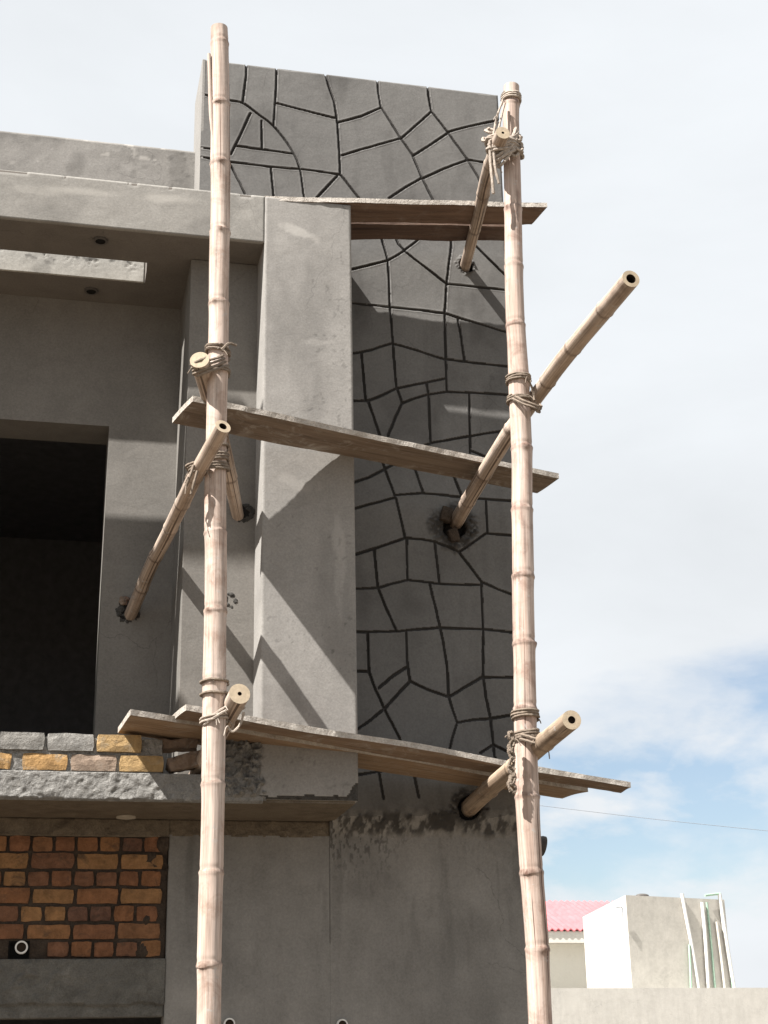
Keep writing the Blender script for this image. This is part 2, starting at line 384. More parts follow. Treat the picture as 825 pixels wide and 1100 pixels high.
# ------------------------------------------------------------------ height-field walls
def fbm(X, Z, scale, seed, octaves=4):
    """numpy value noise"""
    out = np.zeros_like(X); amp = 1.0; tot = 0
    for o in range(octaves):
        r = np.random.default_rng(seed*31+o); T = r.random((128, 128))
        x = X*scale*2**o + 17.3*o; z = Z*scale*2**o + 9.1*o
        xi = np.floor(x).astype(int); zi = np.floor(z).astype(int); fx = x-xi; fz = z-zi
        fx = fx*fx*(3-2*fx); fz = fz*fz*(3-2*fz)
        a = T[xi % 128, zi % 128]; b = T[(xi+1) % 128, zi % 128]; c = T[xi % 128, (zi+1) % 128]; d = T[(xi+1) % 128, (zi+1) % 128]
        out += amp*((a*(1-fx)+b*fx)*(1-fz)+(c*(1-fx)+d*fx)*fz); tot += amp; amp *= 0.5
    return out/tot
def sstep(a, b, x):
    t = np.clip((x-a)/(b-a), 0, 1); return t*t*(3-2*t)
def height_face(name, x0, x1, z0, z1, step, fn, mats, parent, back, keep=None, smooth=True):
    """vertical face looking to -Y; fn(X, Z) -> (Y, material index per vertex); skirt closes it back to y = back"""
    nx = max(2, int(round((x1-x0)/step))+1); nz = max(2, int(round((z1-z0)/step))+1)
    X, Z = np.meshgrid(np.linspace(x0, x1, nx), np.linspace(z0, z1, nz), indexing='ij')
    R_ = fn(X, Z); Y, mi = R_[0], R_[1]; ST = R_[2].reshape(-1) if len(R_) > 2 else None
    V = np.stack([X, Y, Z], -1).reshape(-1, 3)
    idx = np.arange(nx*nz).reshape(nx, nz)
    q = np.stack([idx[:-1, :-1], idx[1:, :-1], idx[1:, 1:], idx[:-1, 1:]], -1)
    fm = np.maximum.reduce([mi[:-1, :-1], mi[1:, :-1], mi[1:, 1:], mi[:-1, 1:]])
    if keep is not None:
        k = keep(X[:-1, :-1], Z[:-1, :-1]); q = q[k]; fm = fm[k]
    q = q.reshape(-1, 4); fm = fm.reshape(-1)
    ring = np.concatenate([idx[:, 0], idx[-1, 1:], idx[-2::-1, -1], idx[0, -2:0:-1]])
    if keep is None:
        B = V[ring].copy(); B[:, 1] = back; k0 = len(V); V = np.concatenate([V, B])
        m = len(ring); a = np.arange(m); b2 = (a+1) % m
        sk = np.stack([ring[a], k0+a, k0+b2, ring[b2]], -1); q = np.concatenate([q, sk]); fm = np.concatenate([fm, np.zeros(m, int)])
    me = bpy.data.meshes.new(name)
    me.vertices.add(len(V)); me.vertices.foreach_set('co', V.astype(np.float32).ravel())
    nf = len(q); me.loops.add(nf*4); me.loops.foreach_set('vertex_index', q.astype(np.int32).ravel())
    me.polygons.add(nf); me.polygons.foreach_set('loop_start', np.arange(0, nf*4, 4, dtype=np.int32))
    me.update(calc_edges=True)
    o = link(name, me, mats, parent)
    me.polygons.foreach_set('material_index', fm.astype(np.int32))
    if smooth: me.shade_smooth()
    if ST is not None:
        full = np.zeros(len(V), np.float32); full[:len(ST)] = ST
        at = me.attributes.new('stain', 'FLOAT', 'POINT'); at.data.foreach_set('value', full)
    me.update()
    return o

# ------------------------------------------------------------------ the house
house = thing('unfinished_house', 'grey unfinished concrete house with dark window opening, brick infill and stone-pattern tower', 'house', (0.5, 0, 0))
ZC0, ZC1 = 6.135, 6.442          # canopy soffit and top
ZS0, ZS1 = 2.858, 2.99           # first-floor slab
FX0, FX1 = 1.097, 1.618          # front fin
CX0 = 0.695                      # column left face
TX0, TX1, TZ1 = 0.757, 2.775, 7.785
YW, YB, YT = 0.93, 0.64, 0.55     # recess wall, ground-floor wall, tower face

# canopy with the long slot
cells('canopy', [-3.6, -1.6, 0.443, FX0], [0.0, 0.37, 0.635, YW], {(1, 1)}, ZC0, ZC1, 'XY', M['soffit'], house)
def beam_face(X, Z):
    y = -0.004 + 0.0035*(fbm(X, Z, 2.2, 3)-0.5) + 0.002*(fbm(X, Z, 14, 5)-0.5)
    top = ZC1 - 0.004
    chip = (fbm(X, Z*0+1, 9, 8) > 0.62) & (Z > top-0.006)
    ws = np.zeros_like(X)
    for (px_, py_, rx, rz, k) in ((95, 207, .34, .04, .4), (180, 214, .2, .04, .42), (40, 205, .25, .03, .25), (262, 232, .12, .06, .25)):
        P = atY(px_, py_, 0); ws = np.maximum(ws, k*(1-sstep(0.35, 1.0, np.hypot((X-P.x)/rx, (Z-P.z)/rz) + 0.9*(fbm(X*0.6, Z, 12, 9)-0.5))))
    ws = -ws + 0.25*sstep(0.5, 0.75, fbm(X*0.5, Z, 5, 10))
    return y + np.where(chip, 0.006, 0), np.zeros(X.shape, int), ws
height_face('fascia', -3.6, FX0-0.001, ZC0-0.003, ZC1+0.003, 0.012, beam_face, [M['beam']], house, 0.02)
# back face of the slot: board-marked pale concrete lining, 4 mm in front of the slab
def slot_face(X, Z):
    d = fbm(X, Z*1.6, 60, 21, 4); e = fbm(X, Z, 8, 22)
    pit = sstep(0.64, 0.70, d)*sstep(ZC0+0.05, ZC0+0.16, Z + 0.1*(e-0.5))*sstep(0.38, 0.5, e)
    return 0.627 + 0.006*pit + 0.002*(fbm(X, Z, 20, 23)-0.5), np.zeros(X.shape, int), 0.85*sstep(0.56, 0.66, fbm(X, Z*1.3, 26, 24, 4))*sstep(ZC0+0.04, ZC0+0.17, Z) + 0.3*sstep(0.5, 0.7, fbm(X, Z, 6, 25))
height_face('slot_lining', -1.6, 0.439, ZC0+0.004, ZC1-0.004, 0.008, slot_face, [M['slotface'], M['bed']], house, 0.634)
# fin
def fin_face(X, Z):
    y = -0.008 + 0.004*(fbm(X, Z, 1.6, 31)-0.5) + 0.0006*(fbm(X, Z, 18, 32)-0.5)
    corner = np.minimum(np.minimum(X-FX0, FX1-X), 6.446-Z)
    y = y + 0.006*(1-sstep(0, 0.008, corner))
    ws = np.zeros_like(X)
    for (px_, py_, rx, rz, k, tilt) in ((322, 250, .13, .045, .55, .35), (345, 368, .10, .03, .22, -.1), (300, 262, .05, .10, .15, 0), (365, 600, .04, .35, .25, 0), (320, 520, .14, .05, .2, .2)):
        P = atY(px_, py_, 0); dx = X-P.x + 0.05*(fbm(X, Z, 9, 38)-0.5); dz = Z-P.z + tilt*(X-P.x) + 0.05*(fbm(X, Z, 9, 39)-0.5)
        ws = np.maximum(ws, k*(1-sstep(0.5, 1.0, np.hypot(dx/rx, dz/rz) + 0.8*(fbm(X*2, Z, 14, 35)-0.5))))
    ws = -ws + 0.22*sstep(0.55, 0.8, fbm(X, Z*0.35, 5, 40)) + 0.30*sstep(0.72, 0.76, fbm(X, Z, 45, 42, 3))*sstep(0.5, 0.6, fbm(X, Z, 4, 43))
    edge = 2.872 + 0.03*fbm(X, Z*0, 12, 36) + 0.012*(fbm(X, Z*0+3, 40, 37)-0.5)     # ragged lower hem
    edge = edge + 0.07*sstep(1.55, 1.618, X)
    return y + 0.016*(Z < edge), (Z < edge).astype(int), ws
height_face('front_fin', FX0, FX1, 2.872, 6.446, 0.009, fin_face, [M['fin'], M['mortar']], house, YT+0.01)
# column strip in the recess and the recess wall with the opening
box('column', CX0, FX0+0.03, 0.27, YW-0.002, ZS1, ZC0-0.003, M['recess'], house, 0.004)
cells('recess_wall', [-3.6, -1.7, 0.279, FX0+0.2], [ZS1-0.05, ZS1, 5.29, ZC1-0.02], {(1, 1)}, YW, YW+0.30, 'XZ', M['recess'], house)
# shell behind: upper room and ground-floor room (closed boxes, open only at the openings)
def room(name, x0, x1, y0, y1, z0, z1, t=0.15):
    bm = bmesh.new()
    add_box(bm, x0, x1, y1, y1+t, z0, z1); add_box(bm, x0-t, x0-0.002, y0, y1+t, z0, z1); add_box(bm, x1+0.002, x1+t, y0, y1+t, z0, z1)
    add_box(bm, x0-t, x1+t, y0, y1+t, z0-t, z0-0.002); add_box(bm, x0-t, x1+t, y0, y1+t, z1+0.002, z1+t)
    return from_bm(name, bm, M['room'], house)
room('upper_room', -3.5, 2.35, YW+0.302, 6.0, ZS1, 6.26)
room('ground_room', -3.5, 1.42, YB+0.202, 6.0, 0.16, 2.66)
box('roof_slab', -3.6, 2.7, YW+0.301, 6.2, 6.415, 6.47, M['parapet'], house)
# parapet above the recess wall
def par_face(X, Z):
    y = YW + 0.006*(fbm(X, Z, 2.0, 41)-0.5) + 0.003*(fbm(X, Z, 16, 42)-0.5)
    return y, np.zeros(X.shape, int), 0.3*sstep(0.5, 0.75, fbm(X, Z, 6, 44)) + 0.3*sstep(0.62, 0.7, fbm(X, Z, 25, 45, 3))*sstep(0.0, 0.6, X) - 0.6*sstep(0.70, 0.74, fbm(X, Z, 22, 46, 2))*sstep(0.5, 0.6, fbm(X, Z, 4, 47))
height_face('roof_parapet', -3.6, TX0+0.02, ZC1+0.002, 7.32, 0.014, par_face, [M['parapet']], house, 1.06)
# slab with its rough front edge
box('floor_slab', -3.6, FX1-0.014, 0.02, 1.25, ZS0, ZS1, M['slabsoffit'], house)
def slab_face(X, Z):
    r = fbm(X, Z, 28, 51); b = fbm(X, Z, 7, 52)
    y = 0.006 - 0.018*(r-0.4) + 0.012*(b-0.5)
    lo = ZS0 + 0.012*(fbm(X, Z*0, 22, 53)-0.45)
    return np.where(Z < lo, 0.022, y), np.zeros(X.shape, int)
height_face('slab_edge', -3.6, FX0+0.02, ZS0-0.006, ZS1+0.004, 0.006, slab_face, [M['slab']], house, 0.03)
# rough mortar dashing at the foot of the fin
def dash(X, Z):
    r = fbm(X, Z, 42, 61, 3); e = np.minimum(np.minimum(X-0.83, 1.135-X), np.minimum(Z-2.868, 3.25-Z)) + 0.05*(fbm(X, Z, 14, 62)-0.5)
    a = sstep(-0.005, 0.03, e)
    return 0.02 - a*(0.022 + 0.13*np.clip(r-0.45, 0, 1)), np.zeros(X.shape, int)
height_face('mortar_dashing', 0.83, 1.135, 2.866, 3.25, 0.005, dash, [M['roughcast']], house, 0.2)

# brick courses on the slab edge
def rough_brick(bm, x0, x1, y0, y1, z0, z1, j=0.006, mi=0, n=(5, 3, 3), sd=0):
    g = {}
    for i in range(n[0]+1):
        for k in range(n[1]+1):
            for l in range(n[2]+1):
                if 0 < i < n[0] and 0 < k < n[1] and 0 < l < n[2]: continue
                p = Vector((x0+(x1-x0)*i/n[0], y0+(y1-y0)*k/n[1], z0+(z1-z0)*l/n[2]))
                c = sum((i in (0, n[0]), k in (0, n[1]), l in (0, n[2])))
                ctr = Vector(((x0+x1)/2, (y0+y1)/2, (z0+z1)/2))
                p += (ctr-p).normalized()*(0.004 if c == 2 else 0.009 if c == 3 else 0)
                p += noise.noise_vector(p*23+Vector((sd, sd, 0)))*j
                g[i, k, l] = bm.verts.new(p)
    def quad(f):
        q = bm.faces.new(f); q.material_index = mi; q.smooth = False
    for i in range(n[0]):
        for k in range(n[1]):
            for l in (0, n[2]): quad([g[i, k, l], g[i+1, k, l], g[i+1, k+1, l], g[i, k+1, l]])
    for i in range(n[0]):
        for l in range(n[2]):
            for k in (0, n[1]): quad([g[i, k, l], g[i+1, k, l], g[i+1, k, l+1], g[i, k, l+1]])
    for k in range(n[1]):
        for l in range(n[2]):
            for i in (0, n[0]): quad([g[i, k, l], g[i, k+1, l], g[i, k+1, l+1], g[i, k, l+1]])
bm = bmesh.new()
low = [(-0.98, -0.745, 0), (-0.735, -0.495, 1), (-0.485, -0.235, 2), (-0.225, -0.152, 0), (-0.103, 0.124, 0), (0.135, 0.368, 2), (0.379, 0.607, 0)]
for i, (a, b_, mi) in enumerate(low): rough_brick(bm, a, b_, 0.012+random.uniform(-.006, .006), 0.125, 3.0, 3.085, 0.0045, mi, sd=i)
top = [(-0.95, -0.72, 1), (-0.71, -0.475, 0), (-0.465, -0.232, 1), (-0.222, 0.004, 1), (0.014, 0.252, 1), (0.262, 0.492, 0)]
for i, (a, b_, mi) in enumerate(top): rough_brick(bm, a, b_, 0.008+random.uniform(-.006, .006), 0.125, 3.098, 3.19, 0.005, mi, sd=i+20)
from_bm('brick_course', bm, [M['ybrick'], M['gbrick'], M['pbrick']], house)
bm = bmesh.new(); rough_brick(bm, -0.99, 0.60, 0.022, 0.12, 2.988, 3.172, 0.006, 0, (60, 3, 8), 4)
from_bm('course_mortar', bm, M['roughcast'], house)

# ground-floor wall: plain plaster, brick infill, lintel
ZB1 = 2.775                       # top of the plaster; above it a raw brown strip under the slab
def low_y(X, Z): return YB + 0.006*(fbm(X+5, Z, 1.4, 71)-0.5) + 0.0012*(fbm(X+5, Z, 14, 72)-0.5)
def low_stain(X, Z):
    drip = sstep(0.56, 0.75, fbm(X+5, Z*0.12, 16, 73))*sstep(1.7, 2.8, Z)
    return 0.30*drip + 0.22*sstep(0.5, 0.75, fbm(X+5, Z, 2.2, 74)) - 0.25*sstep(0.55, 0.8, fbm(X+5, Z*0.7, 3.1, 75))
def lowwall(X, Z):
    top_ = ZB1 + 0.02*(fbm(X, Z*0, 12, 76)-0.5)
    raw = sstep(-0.004, 0.004, Z-top_)
    return low_y(X, Z) + raw*(0.012 - 0.02*fbm(X, Z, 26, 77)), (raw > 0.5).astype(int), low_stain(X, Z)
height_face('ground_wall', 0.697, 1.586, 1.2, ZS0-0.002, 0.008, lowwall, [M['low'], M['slabsoffit']], house, YB+0.2)
box('ground_wall', 0.697, 1.586, YB+0.003, YB+0.2, 0, 1.199, M['low'], house)
def rawf(X, Z): return YB + 0.012 - 0.022*fbm(X, Z, 24, 78), np.zeros(X.shape, int)
def flank_strip():
    zs = np.linspace(2.2, ZS0-0.003, 40); lo_ = 1-sstep(2.77, 2.93, zs); vs = []
    for z, l in zip(zs, lo_): vs += [(1.5855, YT*(1-l)+YB*l-0.004, z), (1.5855, YB+0.06, z), (1.60, YB+0.06, z)]
    me = bpy.data.meshes.new('tower_flank'); me.from_pydata(vs, [], [(3*i, 3*i+1, 3*i+4, 3*i+3) for i in range(39)] + [(3*i+1, 3*i+2, 3*i+5, 3*i+4) for i in range(39)]); me.update()
    return link('tower_flank', me, M['low'], house)
flank_strip()
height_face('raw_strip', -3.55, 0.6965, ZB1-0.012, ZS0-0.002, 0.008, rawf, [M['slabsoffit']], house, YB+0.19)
bm = bmesh.new()
PITCH = 0.0908; zb = 2.134
def course(z, start, width, gap, hole=None, sd=0):
    x = start; i = 0
    while x > -3.4:
        w = width*random.uniform(0.95, 1.04)
        if not (hole and x > hole[0] and x-w < hole[1]):
            rough_brick(bm, x-w, x, YB+0.012+random.uniform(-.008, .006), YB+0.09, z+random.uniform(0.001, 0.005), z+0.0845+random.uniform(-.006, .003), 0.0065, 0, (4, 2, 3), sd+i)
        x -= w+gap; i += 1
for r_ in range(7):
    if r_ % 2 == 0: course(zb+r_*PITCH, 0.672-0.012*(r_ % 3), 0.1105, 0.0105, (-0.117, -0.019) if r_ == 0 else None, r_*40)
    else: course(zb+r_*PITCH, 0.668, 0.222, 0.0105, None, r_*40)
from_bm('brick_infill', bm, M['brick'], house)
def bedf(X, Z):
    hole = (X > -0.117) & (X < -0.019) & (Z < zb+0.083)
    smear = sstep(0.52, 0.62, fbm(X, Z, 9, 83))*sstep(0.46, 0.66, X)*0.03
    return YB + 0.026 + 0.008*(fbm(X, Z, 30, 81)-0.5) - smear + np.where(hole, 0.055, 0), hole.astype(int)
height_face('brick_bed', -3.55, 0.696, 2.125, ZB1-0.013, 0.012, bedf, [M['bed'], M['hole']], house, YB+0.19)
def lintf(X, Z):
    r = sstep(0.5, 0.62, fbm(X, Z, 12, 91)) * sstep(0.75, 0.1, X+0.25)
    low_ = 1.886 + 0.025*fbm(X, Z*0, 14, 94)
    y = YB - 0.006 - 0.014*r + 0.006*(fbm(X, Z, 30, 92)-0.5)
    return np.where(Z < low_, YB + 0.012, y), np.zeros(X.shape, int)
height_face('lintel', -3.55, 0.6955, 1.834, 2.127, 0.008, lintf, [M['lintel']], house, YB+0.2)
cells('lower_wall', [-3.6, -2.6, 0.695], [0.0, 1.832], {(1, 0)}, YB+0.01, YB+0.2, 'XZ', M['low'], house)
box('side_wall', -3.75, -3.601, 0.6, 6.3, 0, 6.4, M['low'], house)
box('rear_wall', -3.6, 2.7, 6.2, 6.4, 0, 6.41, M['low'], house)
box('flank_wall', 2.52, 2.70, 1.06, 6.19, 0, 6.41, M['low'], house)

# tower: traced grooves
GR = [
 [(216.5,101),(230,104),(247,108),(261,111),(275,121),(293,135),(305.5,150),(315.7,165.5),(322,181),(325,198.6),(327,214)],
 [(265,66),(264.8,80),(260.7,111)], [(297.5,72),(296.6,95),(294,136)], [(297,111),(328,119),(359,127)], [(362.5,132),(388,125),(409,116)],
 [(349.5,78),(353,92),(359,109.5),(362.5,132.4),(364.6,163),(365.6,188.4)], [(325,182),(365.6,187.8)], [(365.6,187.4),(384,211),(388,216)],
 [(362.5,189),(340,213)], [(269,122),(258,146),(248,166),(228,160.5),(216.5,159)], [(281,130),(281.6,160)], [(254.6,157),(283,161),(315,165.5)],
 [(216.5,169),(247,174),(290,179.5),(323,182)], [(248,178),(263,208)], [(291,181),(294,211)],
 [(405.6,84),(406.2,98),(408.9,115),(429.8,148),(443,166.5),(453,190.5),(466,216)], [(367.5,167),(398,158),(429.8,149)],
 [(459.6,91),(460.5,104),(463.4,120),(481,142.5),(501.8,171),(514,191),(520,205)], [(463.4,120),(447,135),(431.5,148.5)],
 [(443.5,167.5),(462,156),(481,143)], [(481,142),(505,135.5),(528,130.8),(541,128)], [(455,191.3),(478,181),(501,172.5)], [(501,171.5),(519,174.4),(541,177)],
 [(418,213),(436,201),(452.7,191.4)],
 [(376,290),(397,285),(416.7,280),(432,271),(449,258)], [(410,256),(416.7,280)], [(424,252),(428,262),(436,271),(458,288),(480,305)], [(484.5,250),(485,262),(480,305)],
 [(480,305),(510,308),(546,312)], [(512,265),(540,293),(547,300)],
 [(416.7,280),(418,300),(419,330),(422,369.5),(425.5,415),(432,433)], [(376,325.5),(398,328),(419,330),(450,333),(478.7,336.7),(491,341),(518,349),(550,359)],
 [(480,305),(478,337),(478.7,385),(480,421)], [(492,341),(498.8,387)], [(478.7,385.6),(510,390),(552,394.5)], [(377,380),(398,376),(421,368.6),(450,377),(478.7,386.5)],
 [(388,378),(392.7,430.5)], [(378,430.5),(395,430.5),(410,425),(424.5,417.5),(452,412),(478.7,406.5)], [(458,411),(460.2,424)],
 [(416.7,468),(424,450),(431.5,433.6),(445,428),(459,424),(480,420.8),(508,422),(553,424.5)], [(395.5,431),(402,450),(408,468)], [(460.4,424),(462.5,475)],
 [(504,423),(505,486)], [(425,500),(440,484),(464.7,475.5),(504,468.5),(553,461)], [(505,484),(530,494),(553,502)],
 [(378,519),(396,513),(413,504),(425,498)], [(405,480),(413,503),(424,532.5)], [(378,547),(400,541),(424.6,534.5)], [(424,532),(454,529.6),(495,534),(554,538.5)],
 [(440,490),(447,508),(454.7,529.6)], [(487,510),(496,533.5)], [(425.5,536),(430,555),(435,578)], [(522,538),(523.6,573)],
 [(380,596),(406,588),(435,578),(452,579),(467,581.8),(480,587),(493,593),(508,583),(522,573),(555,575.5)], [(402,590),(403.5,610),(405.8,631),(415,654),(426,678)],
 [(437,579),(437.7,623)], [(467,582),(472,627)], [(493,593),(506,610),(517,625),(535,633),(556,641)], [(380,632.5),(405.8,631.6),(421,627),(437.7,623),(455,625),(472,627.3),(517,628.4)],
 [(461.7,628),(467,650),(472.6,674),(477,695),(480,714.5),(482,748),(486,762),(491,776.5)], [(517,626),(519,677.5),(519,727.5)],
 [(381,678.8),(425.5,678.4),(450,676),(472.6,674.4),(519,676),(557,680)], [(395,679),(396,721),(403,740),(412,760),(428,791),(432,800)], [(381,721),(396,721)],
 [(436,678),(437,705),(440,731.5)], [(407,739),(421,727),(437,716.5)], [(382,785),(396,775),(413,761.5),(427,746),(440.7,732),(460,741),(482,748.8),(500,738),(517,727.8),(557,727.6)],
 [(519,727),(522,750),(526.7,771),(530,801),(532,822)], [(491,776.5),(508,773.5),(526.7,772),(558,767)], [(491,776.5),(486,792),(481,815)], [(516,809),(530,800),(545,808),(558,812)],
 [(381,833),(411.5,828),(440,824)], [(407,830),(412,858)], [(443,826),(450,856)],
]
segs = []
for g in GR:
    w = [atY(x, y, YT) for x, y in g]
    if g is GR[0]: w = spline(w, 5)
    for a, b_ in zip(w, w[1:]): segs.append((a.x, a.z, b_.x, b_.z))
HOLES = [(atY(501, 285, YT), 0.052, 0.075, 0), (atY(488, 566, YT), 0.075, 0.175, 0), (atY(504, 868, YT), 0.07, 0.14, 0)]
def tower_fn(X, Z):
    jx = X + 0.0035*(fbm(X, Z, 22, 101, 3)-0.5); jz = Z + 0.0035*(fbm(X, Z, 16, 102, 2)-0.5)
    D = np.full(X.shape, 9.0)
    for x0, z0, x1, z1 in segs:
        m = 0.05
        i0, i1 = np.searchsorted(X[:, 0], [min(x0, x1)-m, max(x0, x1)+m]); k0, k1 = np.searchsorted(Z[0], [min(z0, z1)-m, max(z0, z1)+m])
        if i1 <= i0 or k1 <= k0: continue
        sx, sz = jx[i0:i1, k0:k1], jz[i0:i1, k0:k1]
        dx, dz = x1-x0, z1-z0; t = np.clip(((sx-x0)*dx+(sz-z0)*dz)/(dx*dx+dz*dz+1e-12), 0, 1)
        D[i0:i1, k0:k1] = np.minimum(D[i0:i1, k0:k1], np.hypot(sx-x0-t*dx, sz-z0-t*dz))
    wv = 0.0054 + 0.005*(fbm(X, Z, 7, 103)-0.5)
    low_ = 2.885 + 0.05*(fbm(X, Z*0, 10, 105)-0.5)
    g = (1-sstep(wv-0.003, wv+0.003, D))*(Z > low_)
    lip = np.exp(-((D-wv-0.007)/0.004)**2)*(Z > low_)
    y = YT + 0.006*(fbm(X, Z, 1.3, 106)-0.5) + 0.0012*(fbm(X, Z, 20, 107)-0.5) + 0.017*g*(0.65+0.5*fbm(X, Z, 9, 115)) - 0.0016*lip*(0.4+1.2*fbm(X, Z, 14, 116))
    # below the pattern the tower face runs back into the ground-floor wall plane
    lo_ = 1-sstep(2.77, 2.93, Z)
    y = y*(1-lo_) + low_y(X, Z)*lo_
    under = Z < low_ + 0.01*(fbm(X, Z, 40, 104)-0.5)
    # a narrow smear of mortar along the hem, thinning to specks and drips on the left
    hem = np.exp(-((Z-(low_-0.035))/0.055)**2)
    left = (1-sstep(1.75, 2.15, X))*sstep(2.42, 2.85, Z)
    rr0 = fbm(X*1.2, Z*0.8, 26, 109, 4); sp = fbm(X*1.4, Z*0.6, 60, 111, 3)
    smear = np.clip(hem*(0.25+1.5*sstep(0.38, 0.66, rr0)), 0, 1)*(Z < 2.99)
    specks = sstep(0.57, 0.66, sp)*np.clip(0.25*sstep(2.5, 2.85, Z) + 0.75*left, 0, 1)*(Z < low_)
    bl = np.clip(np.maximum(smear*sstep(0.30, 0.48, rr0), specks), 0, 1)
    y = y - smear*0.022*np.clip(fbm(X, Z, 34, 110, 3)-0.35, 0, 1)*2 - 0.004*specks
    stain = 0.85*bl + lo_*low_stain(X, Z)*(1-bl) + (1-lo_)*(0.30*sstep(0.50, 0.75, fbm(X, Z*0.8, 2.4, 113)) + 0.18*sstep(0.55, 0.75, fbm(X, Z*0.2, 9, 117)) - 0.2*sstep(0.55, 0.8, fbm(X, Z, 3.3, 114)))
    hole = np.zeros_like(X)
    for (P, rh, rm, a) in HOLES:
        dx = (X-P.x); dz = (Z-P.z); ang = np.hypot(dx, dz) + 0.05*rm/0.14*(fbm(X, Z, 15, 120)-0.5) + 0.03*(fbm(X, Z, 50, 121, 2)-0.5)
        m_ = 1-sstep(rm*0.62, rm*1.05, ang); rr_ = fbm(X, Z, 48, 122, 3)
        patch = m_*sstep(0.25, 0.55, rr_ + (1-ang/rm)*0.35)
        stain = np.maximum(stain, 0.97*patch); y = y - patch*(0.004 + 0.045*np.clip(rr_-0.42, 0, 1))
        h_ = 1-sstep(rh-0.012, rh, np.hypot(dx+0.02*(fbm(X, Z, 22, 123)-0.5), dz+0.02*(fbm(X, Z, 22, 124)-0.5)))
        y = y + 0.06*h_; hole = np.maximum(hole, h_)
    edge = np.minimum(TX1-X, TZ1-Z); y = y + 0.008*(1-sstep(0, 0.010, edge + 0.012*(fbm(X, Z, 12, 112)-0.6)))
    mi = np.where(hole > 0.5, 3, np.where(g > 0.35, 1, np.where(under, 2, 0)))
    return y, mi, stain
height_face('stone_pattern_face', TX0, TX1, 1.60, TZ1, 0.005, tower_fn, [M['stone'], M['groove'], M['low'], M['hole']], house, YT+0.08,
            keep=lambda X, Z: (X > 1.585) | (Z > 6.38))
box('tower', TX0+0.001, TX1-0.002, YT+0.075, 1.05, ZS0+0.01, TZ1-0.003, M['fin'], house)
def tl(X, Z): return low_y(X, Z), np.zeros(X.shape, int)
height_face('tower_wall', 1.585, TX1-0.0005, 0.0, 1.6005, 0.03, tl, [M['low']], house, 0.7)
box('tower_base', 1.586, TX1-0.002, YT+0.16, 1.05, 0.0, ZS0+0.009, M['low'], house)
box('tower_edge', TX0-0.001, TX0+0.02, YT-0.0005, YT+0.08, 6.40, TZ1-0.002, M['fin'], house, 0.003)

box('tower_side', TX1-0.012, TX1-0.0015, YT+0.10, YT+0.17, 0, TZ1-0.01, M['stone'], house)
# lumpy mortar round the putlog holes
def lumps(name, P, r, n, mat, parent, flat=0.5, hole=0.0, sd=0):
    bm = bmesh.new(); rr = random.Random(sd)
    for i in range(n):
        a = rr.uniform(0, 2*math.pi); d = r*math.sqrt(rr.uniform(hole**2, 1)); s = rr.uniform(0.008, 0.022)*(1.25-0.7*d/r)
        c = Vector((P.x+d*math.cos(a), P.y, P.z+d*math.sin(a)))
        res = bmesh.ops.create_icosphere(bm, subdivisions=2, radius=s)
        for v in res['verts']:
            v.co += noise.noise_vector(v.co*70+Vector((i, sd, 0)))*s*0.5; v.co.y *= flat; v.co += c
    return from_bm(name, bm, mat, parent)
def hole_patch(name, P, rx, rz, mat, parent, sd=0, y=-0.004):  # thin near-black plate: the darkness of a hole put into its colour
    bm = bmesh.new(); rr = random.Random(sd); n = 22; vs = []
    for i in range(n):
        a = 2*math.pi*i/n; k = rr.uniform(0.72, 1.18)
        vs.append(bm.verts.new((P.x+rx*k*math.cos(a), P.y+y, P.z+rz*k*math.sin(a))))
    f = bm.faces.new(vs); r = bmesh.ops.extrude_face_region(bm, geom=[f])
    for v in r['geom']:
        if isinstance(v, bmesh.types.BMVert): v.co.y += 0.012
    return from_bm(name, bm, mat, parent)
hp = atY(487, 567, YT)
bm = bmesh.new()
for (px, py, w, h, a) in ((479, 553, .07, .10, .3), (487, 576, .06, .085, -.25)):
    P = atY(px, py, YT-0.01); k = len(bm.verts)
    rough_brick(bm, -w/2, w/2, -0.03, 0.03, -h/2, h/2, 0.006, 0, (4, 3, 4), px); bm.verts.ensure_lookup_table()
    bmesh.ops.transform(bm, matrix=Matrix.Translation(P) @ Matrix.Rotation(a, 4, 'Y'), verts=bm.verts[k:])
from_bm('packing_brick', bm, M['bed'], house)
hp = atY(262, 551, 0.27); hole_patch('hole_shade_plate', hp, 0.055, 0.042, M['hole'], house, 15); lumps('hole_mortar', hp, 0.058, 60, M['mortar'], house, 0.5, 0.55, 16)
hp = atY(138, 656, YW); hole_patch('hole_shade_plate', hp, 0.062, 0.055, M['hole'], house, 18); lumps('hole_mortar', hp, 0.072, 70, M['mortar'], house, 0.6, 0.55, 19)
P = atY(134, 646, YW-0.01); lumps('packing_brick', P, 0.028, 12, M['dbrick'], house, 0.8, 0.0, 25)
P = atY(247, 645, 0.27); lumps('plaster_scar', P, 0.05, 16, M['mortar'], house, 0.35, 0.2, 29)

